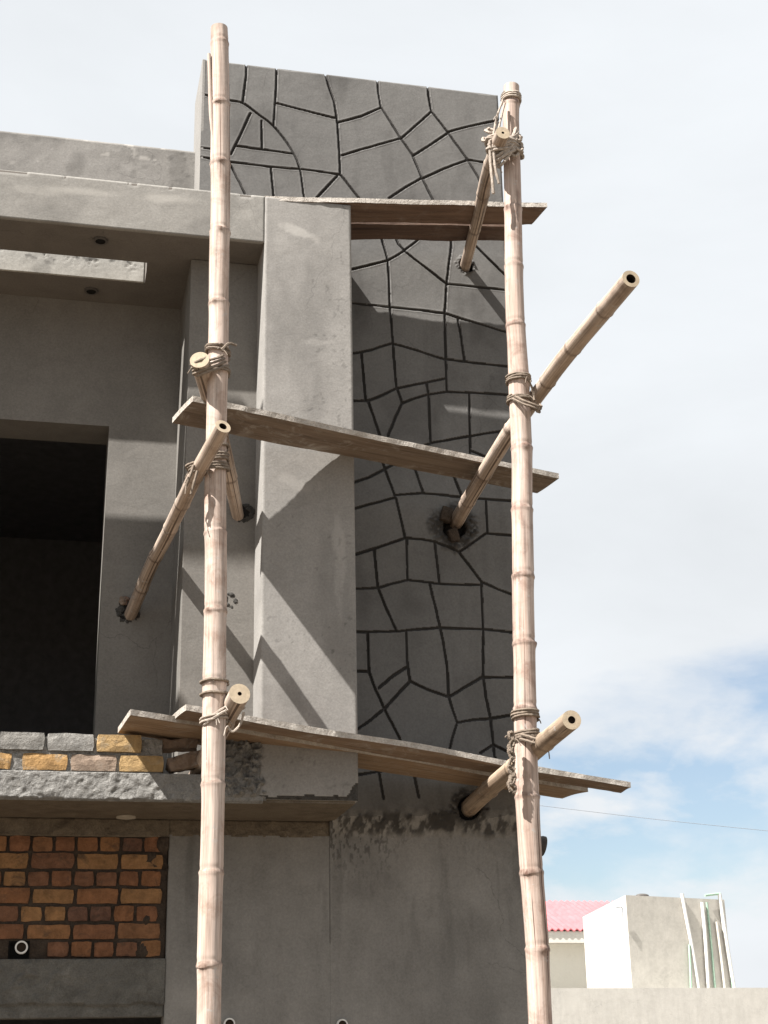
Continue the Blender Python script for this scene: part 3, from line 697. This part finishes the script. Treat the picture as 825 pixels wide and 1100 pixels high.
# small fixtures
def disc(name, P, r, h, mat, parent, axis='Z', inner=0.0, mat2=None):
    bm = bmesh.new(); n = 28
    prof = [(r, 0), (r, -h), (inner*r, -h)] + ([(inner*r, -h*0.35), (0.001, -h*0.35)] if inner else [])
    rings = [[bm.verts.new((q*math.cos(2*math.pi*i/n), q*math.sin(2*math.pi*i/n), z)) for i in range(n)] for q, z in prof]
    for k in range(len(rings)-1):
        for i in range(n):
            f = bm.faces.new([rings[k][i], rings[k][(i+1) % n], rings[k+1][(i+1) % n], rings[k+1][i]])
            if mat2 and k >= 2: f.material_index = 1
    if not inner: bm.faces.new(rings[-1])
    else: bm.faces.new(rings[-1]).material_index = 1 if mat2 else 0
    R = Matrix.Identity(4) if axis == 'Z' else Matrix.Rotation(math.radians(-90), 4, 'X')
    bmesh.ops.transform(bm, matrix=Matrix.Translation(P) @ R, verts=bm.verts)
    return from_bm(name, bm, [mat, mat2] if mat2 else mat, parent)
disc('ceiling_socket', Vector((0.153, 0.147, ZC0)), 0.042, 0.014, M['fixture'], house, inner=0.7, mat2=M['hole'])
disc('ceiling_socket', Vector((0.125, 0.773, ZC0)), 0.042, 0.014, M['fixture'], house, inner=0.7, mat2=M['hole'])
disc('ceiling_socket', Vector((0.455, 0.565, ZS0)), 0.052, 0.008, M['cover'], house)
def pipe_end(name, P, r, L, parent, mat=None):
    n = 10
    pts = [P + Vector((0, -L + L*1.4*i/n, 0)) for i in range(n+1)]
    return tubes(name, [tube_data(pts, [r]*(n+1), 24, [0]*(n+1), True, 0.74, depth_in=L)], [mat or M['pvc'], mat or M['pvc'], M['hollow']], parent)
P = atY(23, 1018, YB); pipe_end('conduit_pipe', P, 0.033, 0.03, house)
for q in ((246, 1100), (367, 1101)):
    P = atY(*q, YB); pipe_end('conduit_pipe', P, 0.03, 0.025, house)
# drain spout that sticks out past the tower's right side
pts = [Vector((2.69+0.0185*i, 0.80, 2.80-0.004*i)) for i in range(12)]
tubes('drain_spout', [tube_data(pts, [0.05]*10+[0.058, 0.058], 22, [0]*12, True, 0.82, depth_in=0.1)], [M['darkpipe'], M['fixture'], M['hollow']], house)

# ------------------------------------------------------------------ broken bricks on the slab edge
def broken(name, pxc, y, size, rot, mat, label, sd):
    P = atY(*pxc, y); bm = bmesh.new()
    w, d, h = size
    rough_brick(bm, -w/2, w/2, -d/2, d/2, -h/2, h/2, 0.014, 0, (6, 4, 4), sd)
    bmesh.ops.transform(bm, matrix=Matrix.Rotation(rot, 4, 'Y'), verts=bm.verts)
    o = from_bm(name, bm, mat); o.location = P
    return tag(o, label, 'brick', 'broken bricks on the slab edge')
broken('broken_brick', (199, 819), 0.06, (0.19, 0.11, 0.075), math.radians(-14), M['dbrick'], 'dark broken brick lying tilted on the slab edge just left of the pole', 3)
broken('broken_brick', (190, 801), 0.10, (0.21, 0.11, 0.055), math.radians(-3), M['dbrick'], 'dusty broken brick under the lowest boards, resting on top of the darker broken brick', 7)

# ------------------------------------------------------------------ bamboo poles
def standing_pole(name, track, ys, label, mat, seed, nodes_px, hollow=0.0):
    """track: (px, py, width px) from top to bottom; ys: depth at top and bottom"""
    top_, bot = track[0][1], track[-1][1]
    pts, rad = [], []
    for x, y, w in track:
        Y = ys[0] + (ys[1]-ys[0])*(y-top_)/(bot-top_)
        P = atY(x, y, Y); pts.append(P); rad.append(0.5*w*depth(P)/F)
    d = (pts[-1]-pts[-3]); d = d/abs(d.z); ext = [pts[-1]+d*0.6, pts[-1]+d*pts[-1].z]
    pts += ext; rad += [rad[-1]*1.01, rad[-1]*1.05]
    zs = [p.z for p in pts]
    dense = spline(pts, 8)
    cum = [0]
    for a, b_ in zip(dense, dense[1:]): cum.append(cum[-1]+(b_-a).length)
    Lt = cum[-1]
    def rad_at(t):
        z = dense[min(len(dense)-1, max(0, int(np.searchsorted(cum, t*Lt))))].z
        return float(np.interp(-z, [-q for q in zs], rad))
    nodes = []
    for y in nodes_px:
        x = np.interp(y, [t[1] for t in track], [t[0] for t in track]); Y = ys[0] + (ys[1]-ys[0])*(y-top_)/(bot-top_)
        z = atY(x, y, Y).z
        k = min(range(len(dense)), key=lambda i: abs(dense[i].z-z)); nodes.append(cum[k])
    q = nodes[-1]
    while q < Lt: q += random.uniform(0.36, 0.44); nodes.append(q)
    o = tubes(name, [bamboo_tube(dense, rad_at, nodes, 26, hollow, 0.008, 0.002, seed)], [mat, M['cutend'], M['hollow']])
    tag(o, label, 'bamboo pole', 'upright bamboo poles of the scaffold')
    return o, pts
TL = [(235,30,18),(236,60,19),(236.5,113,20),(236.5,177,21),(236,250,21),(235,327,21.5),(233.5,400,22),(232,480,22.5),(231.5,573,23.5),(231.5,657,24),(230.5,735,25),(229,843,25),(227,938,25.5),(225,1037,26),(224,1100,26)]
TR = [(549,93,16.5),(549,125,17.5),(549.5,155,18),(551,225,18.5),(552,287,20),(554,350,20.5),(557,408,22),(560.5,482,22.5),(561,548,22.5),(562,620,23),(563,692,24),(564,762,24.5),(566.5,857,25.5),(571,938,25),(577,1020,25),(580.5,1100,25.5)]
YPL, YPR = -0.66, -0.66
left_pole, _ = standing_pole('bamboo_pole', TL, (YPL, YPL), 'tall pale bamboo pole standing in front of the grey fin, split at its top', M['pole'], 1, [46,110,177,249,327,402,490,573,657,735,843,938,1037], 0.45)
# split sliver at the top, part of the pole
sp = [atY(x, y, YPL-0.02) for x, y in ((224.5,58),(225.5,85),(226.5,110),(228,135),(230,160),(233,182))]
tubes('split_sliver', [tube_data(spline(sp, 8), list(np.interp(range(41), [0, 20, 40], [0.010, 0.014, 0.004])), 8, [0]*41)], [M['pole'], M['cutend'], M['hollow']], left_pole)
right_pole, _ = standing_pole('bamboo_pole', TR, (YPR, YPR), 'tall pinkish bamboo pole standing at the right corner of the stone-pattern tower', M['pole2'], 2, [112,158,225,287,350,408,482,548,620,692,765,857,938,1020], 0.5)
def pole_at(track, y, Y):
    x = np.interp(y, [t[1] for t in track], [t[0] for t in track]); w = np.interp(y, [t[1] for t in track], [t[2] for t in track])
    P = atY(x, y, Y); return P, 0.5*w*depth(P)/F

# ------------------------------------------------------------------ putlogs (short bamboos from wall to pole)
def putlog(label, pts, r0, r1, mat, seed, nodes, hollow=0.4, embed=0.12):
    P = [Vector(p) for p in pts]; d = (P[0]-P[1]).normalized(); P = [P[0]+d*embed] + P
    dense = spline(P, 10)
    o = tubes('bamboo_putlog', [bamboo_tube(dense, lambda t: r0+(r1-r0)*t, [embed+q for q in nodes], 20, hollow, 0.008, 0.003, seed)], [mat, M['cutend'], M['hollow']])
    return tag(o, label, 'bamboo putlog', 'short bamboos tying the poles to the wall')
def px(x, y, Y): return atY(x, y, Y)
putlog('slender tan bamboo slanting from the wall beside the window to an open hollow tip', [px(140,660,.93), px(163,607,.45), px(190,553,-.12), px(212,508,-.66), px(225,484,-.82), px(239,458,-.98)], 0.037, 0.040, M['putlog'], 3, [.28,.62,.95,1.25,1.6], 0.5)
putlog('bamboo with a knobbly cut end lashed left of the left pole above the middle board', [px(256,553,.27), px(243,492,-.12), px(228,432,-.45), px(215,387,-.78)], 0.034, 0.050, M['putlog'], 4, [.3,.6,.9], 0.0)
putlog('pale-ended bamboo stub poking out right of the left pole at the lowest boards', [px(215,826,.14), px(229,800,-.2), px(241,776,-.47), px(258,745,-.82)], 0.040, 0.050, M['putlog'], 5, [.3,.62], 0.2)
putlog('bare tan bamboo under the top boards tied near the top of the right pole', [px(500,285,.55), px(509,250,.25), px(522,197,-.3), px(533,160,-.72), px(540,143,-.86)], 0.034, 0.042, M['putlog'], 6, [.35,.75,1.1], 0.2)
putlog('long bamboo jutting past the right pole into the sky from a dark wall hole', [px(492,558,.55), px(520,509,-.10), px(548,463,-.46), px(564,441,-.545), px(582,417,-.68), px(627,359,-1.2), px(677,299,-1.78)], 0.043, 0.045, M['putlog'], 7, [.3,.66,1.05,1.42,1.75,2.15], 0.55)
putlog('brown bamboo under the lowest boards, its pale hollow end right of the right pole', [px(506,866,.55), px(528,846,.1), px(556,822,-.4), px(583,799,-.75), px(614,773,-1.2)], 0.050, 0.046, M['bark'], 8, [.42,.9,1.35], 0.4)

# ------------------------------------------------------------------ boards
def board(label, FL, FR, BR, BL, t, mat, seed, cat='plank', warp=0.012):
    """bottom corners front-left, front-right, back-right, back-left; t thickness"""
    FL, FR, BR, BL = map(Vector, (FL, FR, BR, BL)); nL, nW = 150, 6
    up = Vector((0, 0, 1)); bm = bmesh.new(); uvl = bm.loops.layers.uv.new('UVMap'); g = {}; co_ = {}
    L = (FR-FL).length; W = (BL-FL).length
    for k in (0, 1):
        for i in range(nL+1):
            for j in range(nW+1):
                u, v = i/nL, j/nW
                p = FL.lerp(FR, u).lerp(BL.lerp(BR, u), v) + up*t*k
                p += up*warp*noise.noise(Vector((u*3, v, seed)))
                if j in (0, nW):
                    dn = 0.008*noise.noise(Vector((u*L*2.3, j, seed+k*0.3))) + 0.0025*noise.noise(Vector((u*L*17, j, seed+k))) - (0.012*max(0, noise.noise(Vector((u*L*6, 3+j, seed)))-0.35) if k == 0 else 0)
                    p += (BL-FL).normalized()*dn + up*dn*0.5*(1 if k else -0.4)
                if i in (0, nL): p += (FR-FL).normalized()*0.008*noise.noise(Vector((v*6, i, seed)))
                g[i, j, k] = bm.verts.new(p); co_[i, j, k] = (v*W, u*L)
    def face(keys, duv=(0, 0), mi=0):
        f = bm.faces.new([g[q] for q in keys]); f.material_index = mi
        for l, q in zip(f.loops, keys): l[uvl].uv = (co_[q][0]+q[2]*0.037+duv[0], co_[q][1]+duv[1])
    for i in range(nL):
        for j in range(nW):
            for k in (0, 1): face([(i, j, k), (i+1, j, k), (i+1, j+1, k), (i, j+1, k)], (k*3, 0))
        for j in (0, nW): face([(i, j, 0), (i+1, j, 0), (i+1, j, 1), (i, j, 1)], mi=1)
    for j in range(nW):
        for i in (0, nL): face([(i, j, 0), (i, j+1, 0), (i, j+1, 1), (i, j, 1)], mi=1)
    o = from_bm('scaffold_board', bm, [mat, mat if mat is M['wooddark'] else M['crust']])
    return tag(o, label, cat, 'scaffold boards')
# top pair, lying on the fin and on the right putlog
def mid(a, b_, t): return a.lerp(b_, t)
zl, zr = 6.452, 6.535
A = atZ(376, 217.5, zl); B = atZ(588, 222.5, zr); Cc = atZ(571, 241.5, zr); D = atZ(376, 238.5, zl)
dl = (B-A).normalized()
ext = 0.52
A2 = A-(B-A)*ext/(B-A).length; D2 = D-(Cc-D)*ext/(Cc-D).length
board('reddish-brown front board of the top pair, its pale edge resting on the fin', A2, B, Cc, D2, 0.032, M['woodred'], 1)
A = atZ(376, 240.5, zl); B = atZ(560, 243, zr); Cc = atZ(546, 259, zr); D = atZ(376, 257.5, zl)
A2 = A-(B-A)*0.4/(B-A).length; D2 = D-(Cc-D)*0.4/(Cc-D).length
board('darker reddish board tucked behind the front one of the top pair', A2, B, Cc, D2, 0.03, M['wooddark'], 2)
# middle board
A = atZ(207, 431, 4.85); D = atZ(185, 454.5, 4.85); B = atZ(600.5, 514, 4.745); Cc = atZ(577, 530, 4.745)
board('single grey-brown board spanning the fin and stone pattern at mid height', A, B, Cc, D, 0.032, M['woodgrey'], 3)
# lowest pair
A = atZ(200, 763, 3.215); D = atZ(184, 775.5, 3.215); B = atZ(678, 846, 3.01); Cc = atZ(667, 852, 3.01)
board('long grey-brown front board of the lowest pair, its right end reaching furthest into the sky', A, B, Cc, D, 0.03, M['wood'], 4)
A = atZ(140, 768, 3.215); D = atZ(126.5, 787.5, 3.215); B = atZ(632, 850.5, 3.01); Cc = atZ(604, 858, 3.01)
kk = 0.36
board('yellowish rear board of the lowest pair, its left end furthest out over the bricks', A, B, Cc, D, 0.03, M['woodyel'], 5)

# ------------------------------------------------------------------ rope lashings
def ring_pts(c, u, v, w, turns, pitch, seed, jit=0.006, n=12):
    out = []
    for i in range(int(turns*n)+1):
        a = 2*math.pi*i/n
        out.append(c + u*math.cos(a) + v*math.sin(a) + w*(i/n*pitch) + noise.noise_vector(Vector((i*0.6, seed, 0)))*jit)
    return out
EX, EYv, EZ = Vector((1, 0, 0)), Vector((0, 1, 0)), Vector((0, 0, 1))
def lashing(label, items, mat, group='rope lashings on the scaffold'):
    rl = random.Random(len(label)*7); extra_ = []
    for p, r in items[:4]:
        for k in range(2):
            q = p[rl.randrange(len(p))]; 
            d1 = Vector((rl.uniform(-.03, .03), rl.uniform(-.03, -.005), rl.uniform(-.03, .02)))
            extra_.append(([q, q+d1*0.6, q+d1*1.2+Vector((0, 0, -.02))], 0.0028))
    items = list(items) + extra_
    o = tubes('rope_lashing', [rope_tube(p, r) for p, r in items], mat)
    return tag(o, label, 'rope', group)
def around(track, y, Y, turns, pitch=0.016, seed=0, grow=0.008, tilt=0.0, jit=0.005):
    P, r = pole_at(track, y, Y); R = r+grow
    return ring_pts(P - EZ*pitch*turns/2, EX*R + EZ*tilt*R, EYv*R, EZ, turns, pitch, seed, jit)
def both(P1, r1, P2, r2, turns, pitch, seed, tilt=0.0, jit=0.006):
    c = (P1+P2)/2; d = P2-P1; a = d.length/2 + (r1+r2)/2 + 0.008; b_ = max(r1, r2)+0.008
    u = d.normalized(); n_ = Vector((-u.y, u.x, 0)); n_ = n_.normalized() if n_.length > 0.01 else EYv
    if abs(u.z) > 0.7: n_ = EYv
    w = u.cross(n_); w = w if w.z > 0 else -w
    return ring_pts(c - w*pitch*turns/2, u*a + w*tilt*a, n_*b_, w, turns, pitch, seed, jit)
R7 = 0.0075
# left pole
P1, r1 = pole_at(TL, 392, YPL); P2 = px(217, 392, -.73)
lashing('brown rope binding the knobbly-ended bamboo to the left pole above the middle board',
        [(around(TL, 378, YPL, 2.3, 0.02, 1, tilt=-.25), R7), (both(P1, r1, P2, .05, 4.2, 0.018, 2, -.2), R7), (around(TL, 400, YPL, 2.2, .014, 3), R7),
         ([px(238,376,-.75), px(246,369,-.74), px(254,371,-.73)], R7)], M['rope'])
P1, r1 = pole_at(TL, 500, YPL); P2 = px(215, 506, -.68)
lashing('brown rope with pale frayed tails where the slender hollow-tipped bamboo meets the left pole',
        [(around(TL, 482, YPL, 1.6, .016, 4, tilt=.2), R7), (around(TL, 494, YPL, 3.2, .013, 5, tilt=.15), R7), (both(P1, r1, P2, .042, 3.3, .014, 6, .3), R7),
         ([px(208,500,-.74), px(204,512,-.75), px(200,522,-.73)], .009), ([px(212,506,-.75), px(208,520,-.75), px(205,531,-.74)], .008)], M['rope'])
lashing('thin double band of rope around the left pole just above the lowest boards', [(around(TL, 733, YPL, 1.2, .012, 7), .007), (around(TL, 746, YPL, 1.4, .012, 8), .007)], M['rope'])
P1, r1 = pole_at(TL, 770, YPL); P2 = px(250, 764, -.66)
lashing('loose loop of rope tying the pale-ended stub to the left pole at the lowest boards',
        [(around(TL, 773, YPL, 2.1, .016, 9, tilt=.15), .007), (both(P1, r1, P2, .05, 2.0, .02, 10, .2, .012), .0065), ([px(244,780,-.75), px(250,786,-.74), px(258,778,-.74), px(262,765,-.76)], .006)], M['rope2'])
# right pole
lashing('pale rope bands wound round the very top of the right pole', [(around(TR, 106, YPR, 3.6, .013, 11), .0075), ([px(540,108,-.72), px(534,125,-.74), px(530,145,-.76)], .007), ([px(542,111,-.73), px(538,128,-.75), px(534,146,-.77)], .007)], M['rope2'])
P1, r1 = pole_at(TR, 156, YPR); P2 = px(534, 158, -.74)
tangle = []
for s in range(10):
    tangle.append((both(P1 + EZ*random.uniform(-.06, .045), r1+.006*(s % 3), P2 + EZ*random.uniform(-.06, .045), .046+.006*(s % 3), 1.7, .02, 20+s, random.uniform(-.45, .45), .014), .0095))
for (x, y) in ((556,148),(558,158),(553,164),(524,150),(527,140)):
    c = px(x, y, -.74); tangle.append((ring_pts(c, EX*.024, EZ*.026+EYv*.02, EYv, 1.5, .01, x, .010), .0085))
tangle.append(([px(526,152,-.78), px(527,175,-.77), px(529,195,-.77), px(530,208,-.76)], .009)); tangle.append(([px(530,160,-.78), px(532,180,-.78), px(536,197,-.77)], .008))
lashing('bulky tangled knot of pale rope with hanging tails near the top of the right pole', tangle, M['rope2'])
P1, r1 = pole_at(TR, 432, YPR); P2 = px(571, 433, -.74)
lashing('two neat bands of brown rope holding the long jutting bamboo to the right pole',
        [(around(TR, 408, YPR, 3.4, .013, 31), R7), (around(TR, 430, YPR, 2.6, .013, 32), R7), (both(P1, r1, P2, .045, 2.2, .016, 33, -.25), R7), ([px(566,405,-.75), px(572,418,-.73), px(574,430,-.74)], .006)], M['rope'])
P1, r1 = pole_at(TR, 792, YPR); P2 = px(578, 798, -.72)
chain = []
for k in range(7):
    c = px(549.5+0.2*k, 792+9*k, -.76); chain.append((ring_pts(c, EX*.011, EZ*.026 + EX*(.008 if k % 2 else -.008), EYv, 1.6, .006, 50+k, .010, 10), .0075))
lashing('thick brown rope with a knotted hanging tail on the right pole at the lowest boards',
        [(around(TR, 768, YPR, 3.3, .014, 34), .008), (around(TR, 790, YPR, 3.4, .014, 35, tilt=.1), .008), (both(P1, r1, P2, .048, 2.4, .02, 36, .1), .008)] + chain, M['rope'])

# ------------------------------------------------------------------ background
def prism(bm, poly, z0, z1, mi=0):
    a = [bm.verts.new((p[0], p[1], z0)) for p in poly]; b_ = [bm.verts.new((p[0], p[1], z1)) for p in poly]
    fs = [bm.faces.new(a[::-1]), bm.faces.new(b_)] + [bm.faces.new([a[i], a[(i+1) % len(a)], b_[(i+1) % len(a)], b_[i]]) for i in range(len(a))]
    for f in fs: f.material_index = mi
    return fs
ZP = 3.85
a = atZ(590, 1061.5, ZP); b_ = atZ(825, 1061, ZP); d = (b_-a).normalized(); n_ = Vector((-d.y, d.x, 0)); n_ = n_ if n_.y > 0 else -n_
nb = thing('flat_roofed_house', 'pale flat-roofed neighbouring house with a white and beige stair room on its roof', 'house', (a.x, a.y, 0))
bm = bmesh.new(); p0 = a-d*14; p1 = b_+d*18
prism(bm, [p0, p1, p1+n_*0.25, p0+n_*0.25], 0, ZP); from_bm('front_parapet', bm, M['wallb'], nb)
bm = bmesh.new(); prism(bm, [p0+n_*.26, p1+n_*.26, p1+n_*16, p0+n_*16], 0, 3.0); from_bm('flat_roof', bm, M['wallb'], nb)
Pc = atY(672, 961.5, a.y+4.5); zt = Pc.z
P2 = atZ(778, 966.5, zt); P3 = atZ(626, 985, zt); P4 = P2 + (P3-Pc)
bm = bmesh.new(); fs = prism(bm, [Pc, P2, P4, P3], 3.01, zt)
fs[-1].material_index = 1; fs[1].material_index = 2; fs[2].material_index = 0
from_bm('stair_room', bm, [M['beige'], M['white'], M['wallb']], nb)
fd = (P2-Pc).normalized(); fn_ = Vector((fd.y, -fd.x, 0))
def on_face(x, y, off):
    dd = ray(x, y); t = (Pc-EYE).dot(fn_)/dd.dot(fn_); return EYE + dd*t + fn_*off
def rpipe(name, zp, r, mat):
    pts = [on_face(570+x/3.235, 930+y/3.235, 0.10) for x, y in zp]
    return tubes(name, [tube_data(spline(pts, 6), [r]*(6*(len(pts)-1)+1), 10)], mat, nb)
for zp, r, mt in (([(520,98),(535,180),(556,290),(580,440)], .075, 'pvc'), ([(545,275),(549,350),(552,440)], .05, 'gpipe'), ([(590,128),(601,250),(612,440)], .075, 'pvc'),
                  ([(606,128),(620,260),(636,440)], .05, 'gpipe'), ([(640,195),(655,310),(670,440)], .06, 'beige'), ([(650,98),(675,270),(702,440)], .085, 'pvc'), ([(662,180),(680,300),(697,440)], .04, 'gpipe')):
    rpipe('water_pipe', zp, r, M[mt])
rpipe('roof_pipe', [(600,104),(625,101),(652,98)], .05, M['gpipe'])
rpipe('wall_hook', [(290,147),(312,147),(312,180)], .02, M['cable'])
bm = bmesh.new(); q = on_face(697, 961, -.4); bmesh.ops.create_uvsphere(bm, u_segments=12, v_segments=8, radius=.18)
bmesh.ops.transform(bm, matrix=Matrix.Translation(Vector((q.x, q.y, zt+.05))) @ Matrix.Diagonal((1.6, 1, .5, 1)), verts=bm.verts); from_bm('roof_cap', bm, M['fixture'], nb, True)

th = thing('tiled_house', 'cream house with a pink corrugated tile roof beyond the flat-roofed house', 'house', (22, 62, 0))
Ze = atY(615, 998.5, 64).z
e0 = atZ(560, 998, Ze); e1 = atZ(700, 999, Ze); ed = (e1-e0).normalized(); en = Vector((-ed.y, ed.x, 0)); en = en if en.y > 0 else -en
bm = bmesh.new(); nW_ = 30*8; Lr = (e1-e0).length+6; s0 = e0-ed*3
for i in range(nW_+1):
    u = i/nW_*Lr; h = 0.055*math.cos(2*math.pi*u/0.33)
    for j in range(7):
        st = -0.02*(j % 1)
        bm.verts.new(s0 + ed*u + en*(j*0.75) + EZ*(0.30*j + h + 0.0))
bm.verts.ensure_lookup_table()
for i in range(nW_):
    for j in range(6): bm.faces.new([bm.verts[i*7+j], bm.verts[(i+1)*7+j], bm.verts[(i+1)*7+j+1], bm.verts[i*7+j+1]])
r = bmesh.ops.extrude_face_region(bm, geom=list(bm.faces))
for v in r['geom']:
    if isinstance(v, bmesh.types.BMVert): v.co.z -= 0.06
from_bm('tile_roof', bm, M['tile'], th)
bm = bmesh.new(); w0 = s0+ed*0.4+en*0.9; w1 = s0+ed*(Lr-.4)+en*0.9
prism(bm, [w0, w1, w1+en*8, w0+en*8], 0, Ze+0.15); from_bm('house_wall', bm, M['cream'], th)
bm = bmesh.new(); prism(bm, [s0+en*.1, s0+ed*Lr+en*.1, s0+ed*Lr+en*.895, s0+en*.895], Ze-0.62, Ze-0.08); from_bm('eaves_beam', bm, M['wallb'], th)

# power line with its post beyond the frame
pl = thing('power_line', 'thin dark cable sagging across the blue patch of sky right of the scaffold', 'cable', (30, 26, 0))
ca, cb = atY(470, 848, 26), atY(830, 893, 26)
dirc = (cb-ca).normalized(); pp = [ca-dirc*6+EZ*.6, ca, (ca+cb)/2-EZ*.07, cb, cb+dirc*4+EZ*.12]
tubes('wire', [tube_data(spline(pp, 10), [0.006]*41, 6)], M['cable'], pl)
pe = pp[-1]; tubes('line_post', [tube_data([Vector((pe.x, pe.y, 0.0)), Vector((pe.x, pe.y, 4)), Vector((pe.x, pe.y, pe.z+.5))], [.13, .11, .09], 14)], M['wallb'], pl)
ps = pp[0]; tubes('line_post', [tube_data([Vector((ps.x, ps.y, 0.0)), Vector((ps.x, ps.y, 4)), Vector((ps.x, ps.y, ps.z+.5))], [.13, .11, .09], 14)], M['wallb'], pl)

# ground
bm = bmesh.new(); bmesh.ops.create_grid(bm, x_segments=60, y_segments=60, size=900)
g = from_bm('ground', bm, M['ground']); tag(g, kind='structure')

# unseen scaffold bay added at the left so its board shades the column strip
for bx, by, nm in ((-2.6, -1.06, 'front'), (-2.6, -0.60, 'rear'), (-4.3, -1.06, 'front'), (-4.3, -0.60, 'rear')):
    pth = [Vector((bx, by, 8.75)), Vector((bx+.02, by, 4)), Vector((bx, by, 0))]
    o = tubes('bamboo_pole', [bamboo_tube(spline(pth, 10), lambda t: .045+.01*t, [.4*k for k in range(1, 22)], 14, .5, .03, .003, int(9+bx*3+by*7))], [M['pole'], M['cutend'], M['hollow']])
    tag(o, f"{nm} bamboo pole of the unseen bay added to shade the column, {'nearer' if bx > -3 else 'further from'} the tower", 'bamboo pole', 'upright bamboo poles of the scaffold')
for bx, lb in ((-2.5, 'high bamboo crosspiece of the unseen bay added for shade, nearer the tower'), (-4.2, 'high bamboo crosspiece of the unseen bay added for shade, further from the tower')):
    putlog(lb, [Vector((bx, -.40, 8.13)), Vector((bx, -.8, 8.13)), Vector((bx, -1.3, 8.13))], 0.042, 0.04, M['putlog'], int(9-bx*3), [.3, .7], 0.4, 0.05)
board('weathered board high on the unseen bay, added to shade the column strip', (-4.7, -1.0, 8.18), (-1.0, -1.0, 8.18), (-1.0, -0.69, 8.18), (-4.7, -0.69, 8.18), 0.03, M['wood'], 9)
# ------------------------------------------------------------------ nested parts
bpy.context.view_layer.update()
def nest(parent_name, kids):
    p = next(o for o in house.children_recursive if o.name == parent_name)
    for o in list(house.children):
        if o.name.split('.')[0] in kids and o is not p:
            o.parent = p; o.matrix_parent_inverse = p.matrix_world.inverted()
nest('tower', {'stone_pattern_face', 'tower_edge', 'packing_brick'})
nest('tower_base', {'tower_wall', 'tower_flank'})
nest('brick_infill', {'brick_bed'})
nest('brick_course', {'course_mortar'})
nest('floor_slab', {'slab_edge'})
nest('canopy', {'fascia', 'slot_lining', 'ceiling_socket'})
nest('recess_wall', {'hole_mortar', 'hole_shade_plate'})
# ------------------------------------------------------------------ light
SUN = Vector((-2.1, -1.0, 3.1)).normalized()
elev = math.asin(SUN.z); rot = math.atan2(SUN.x, SUN.y)
sl = bpy.data.lights.new('sun', 'SUN'); sl.energy = 5.0; sl.angle = math.radians(0.5); sl.color = (1.0, 0.962, 0.915)
so = bpy.data.objects.new('sun', sl); C.objects.link(so); so.rotation_euler = (-SUN).to_track_quat('-Z', 'Y').to_euler()
w = bpy.data.worlds.new('World'); S.world = w; w.use_nodes = True
nt = w.node_tree; bg = nt.nodes['Background']
sky = N(nt, 'ShaderNodeTexSky', sky_type='NISHITA'); sky.sun_disc = False; sky.sun_elevation = elev; sky.sun_rotation = rot % (2*math.pi)
sky.air_density = 1.0; sky.dust_density = 1.0; sky.ozone_density = 1.5
tc = N(nt, 'ShaderNodeTexCoord'); sep = N(nt, 'ShaderNodeSeparateXYZ'); nt.links.new(tc.outputs['Generated'], sep.inputs[0])
mp = N(nt, 'ShaderNodeMapping'); mp.inputs['Scale'].default_value = (1, 1, 2.6); mp.inputs['Location'].default_value = (0.35, 0.1, 0.0)
nt.links.new(tc.outputs['Generated'], mp.inputs['Vector'])
n1 = noise_tex(nt, mp.outputs['Vector'], 5.0, 9, 0.58, 0.25)
# cover: thick overcast high up, broken cloud in a low band
cov = ramp(nt, sep.outputs['Z'], [(0.0, 0.62), (0.08, 0.56), (0.13, 0.45), (0.18, 0.39), (0.225, 0.45), (0.29, 0.95)])
ad = N(nt, 'ShaderNodeMath', operation='ADD'); nt.links.new(n1, ad.inputs[0]); nt.links.new(cov, ad.inputs[1])
cm = ramp(nt, ad.outputs[0], [(0.0, 0.0), (0.9, 0.0), (1.0, 1.0)])
mr = N(nt, 'ShaderNodeMapRange'); mr.inputs['From Min'].default_value = 0.86; mr.inputs['From Max'].default_value = 1.14; mr.interpolation_type = 'SMOOTHSTEP'
nt.links.new(ad.outputs[0], mr.inputs['Value'])
n2 = ramp(nt, noise_tex(nt, mp.outputs['Vector'], 3.0, 7, 0.55, 0.3), [(0.3, 0.91), (0.7, 1.03)])
cl = mixc(nt, 1.0, (3.68, 3.82, 3.97), n2, 'MULTIPLY')
skyc = mixc(nt, 1.0, sky.outputs['Color'], (0.62, 0.63, 0.62), 'MULTIPLY')
skyc = mixc(nt, 0.2, skyc, cl)
mp2 = N(nt, 'ShaderNodeMapping'); mp2.inputs['Scale'].default_value = (1, 1, 2.2); mp2.inputs['Location'].default_value = (0.9, 0.2, 0.3)
nt.links.new(tc.outputs['Generated'], mp2.inputs['Vector'])
pf = ramp(nt, noise_tex(nt, mp2.outputs['Vector'], 7.5, 9, 0.55, 0.2), [(0.47, 0.0), (0.60, 1.0)])
pb = ramp(nt, sep.outputs['Z'], [(0.02, 0.9), (0.10, 1.0), (0.17, 0.85), (0.23, 0.4)])
pm = mixc(nt, 1.0, pf, pb, 'MULTIPLY')
skyc = mixc(nt, pm, skyc, (3.75, 3.82, 3.9))
colr = mixc(nt, mr.outputs['Result'], skyc, cl)
nt.links.new(colr, bg.inputs['Color']); bg.inputs['Strength'].default_value = 0.08
S.view_settings.view_transform = 'Standard'; S.view_settings.look = 'None'; S.view_settings.gamma = 1.0
S.view_settings.exposure = 1.58
S.cycles.max_bounces = 6
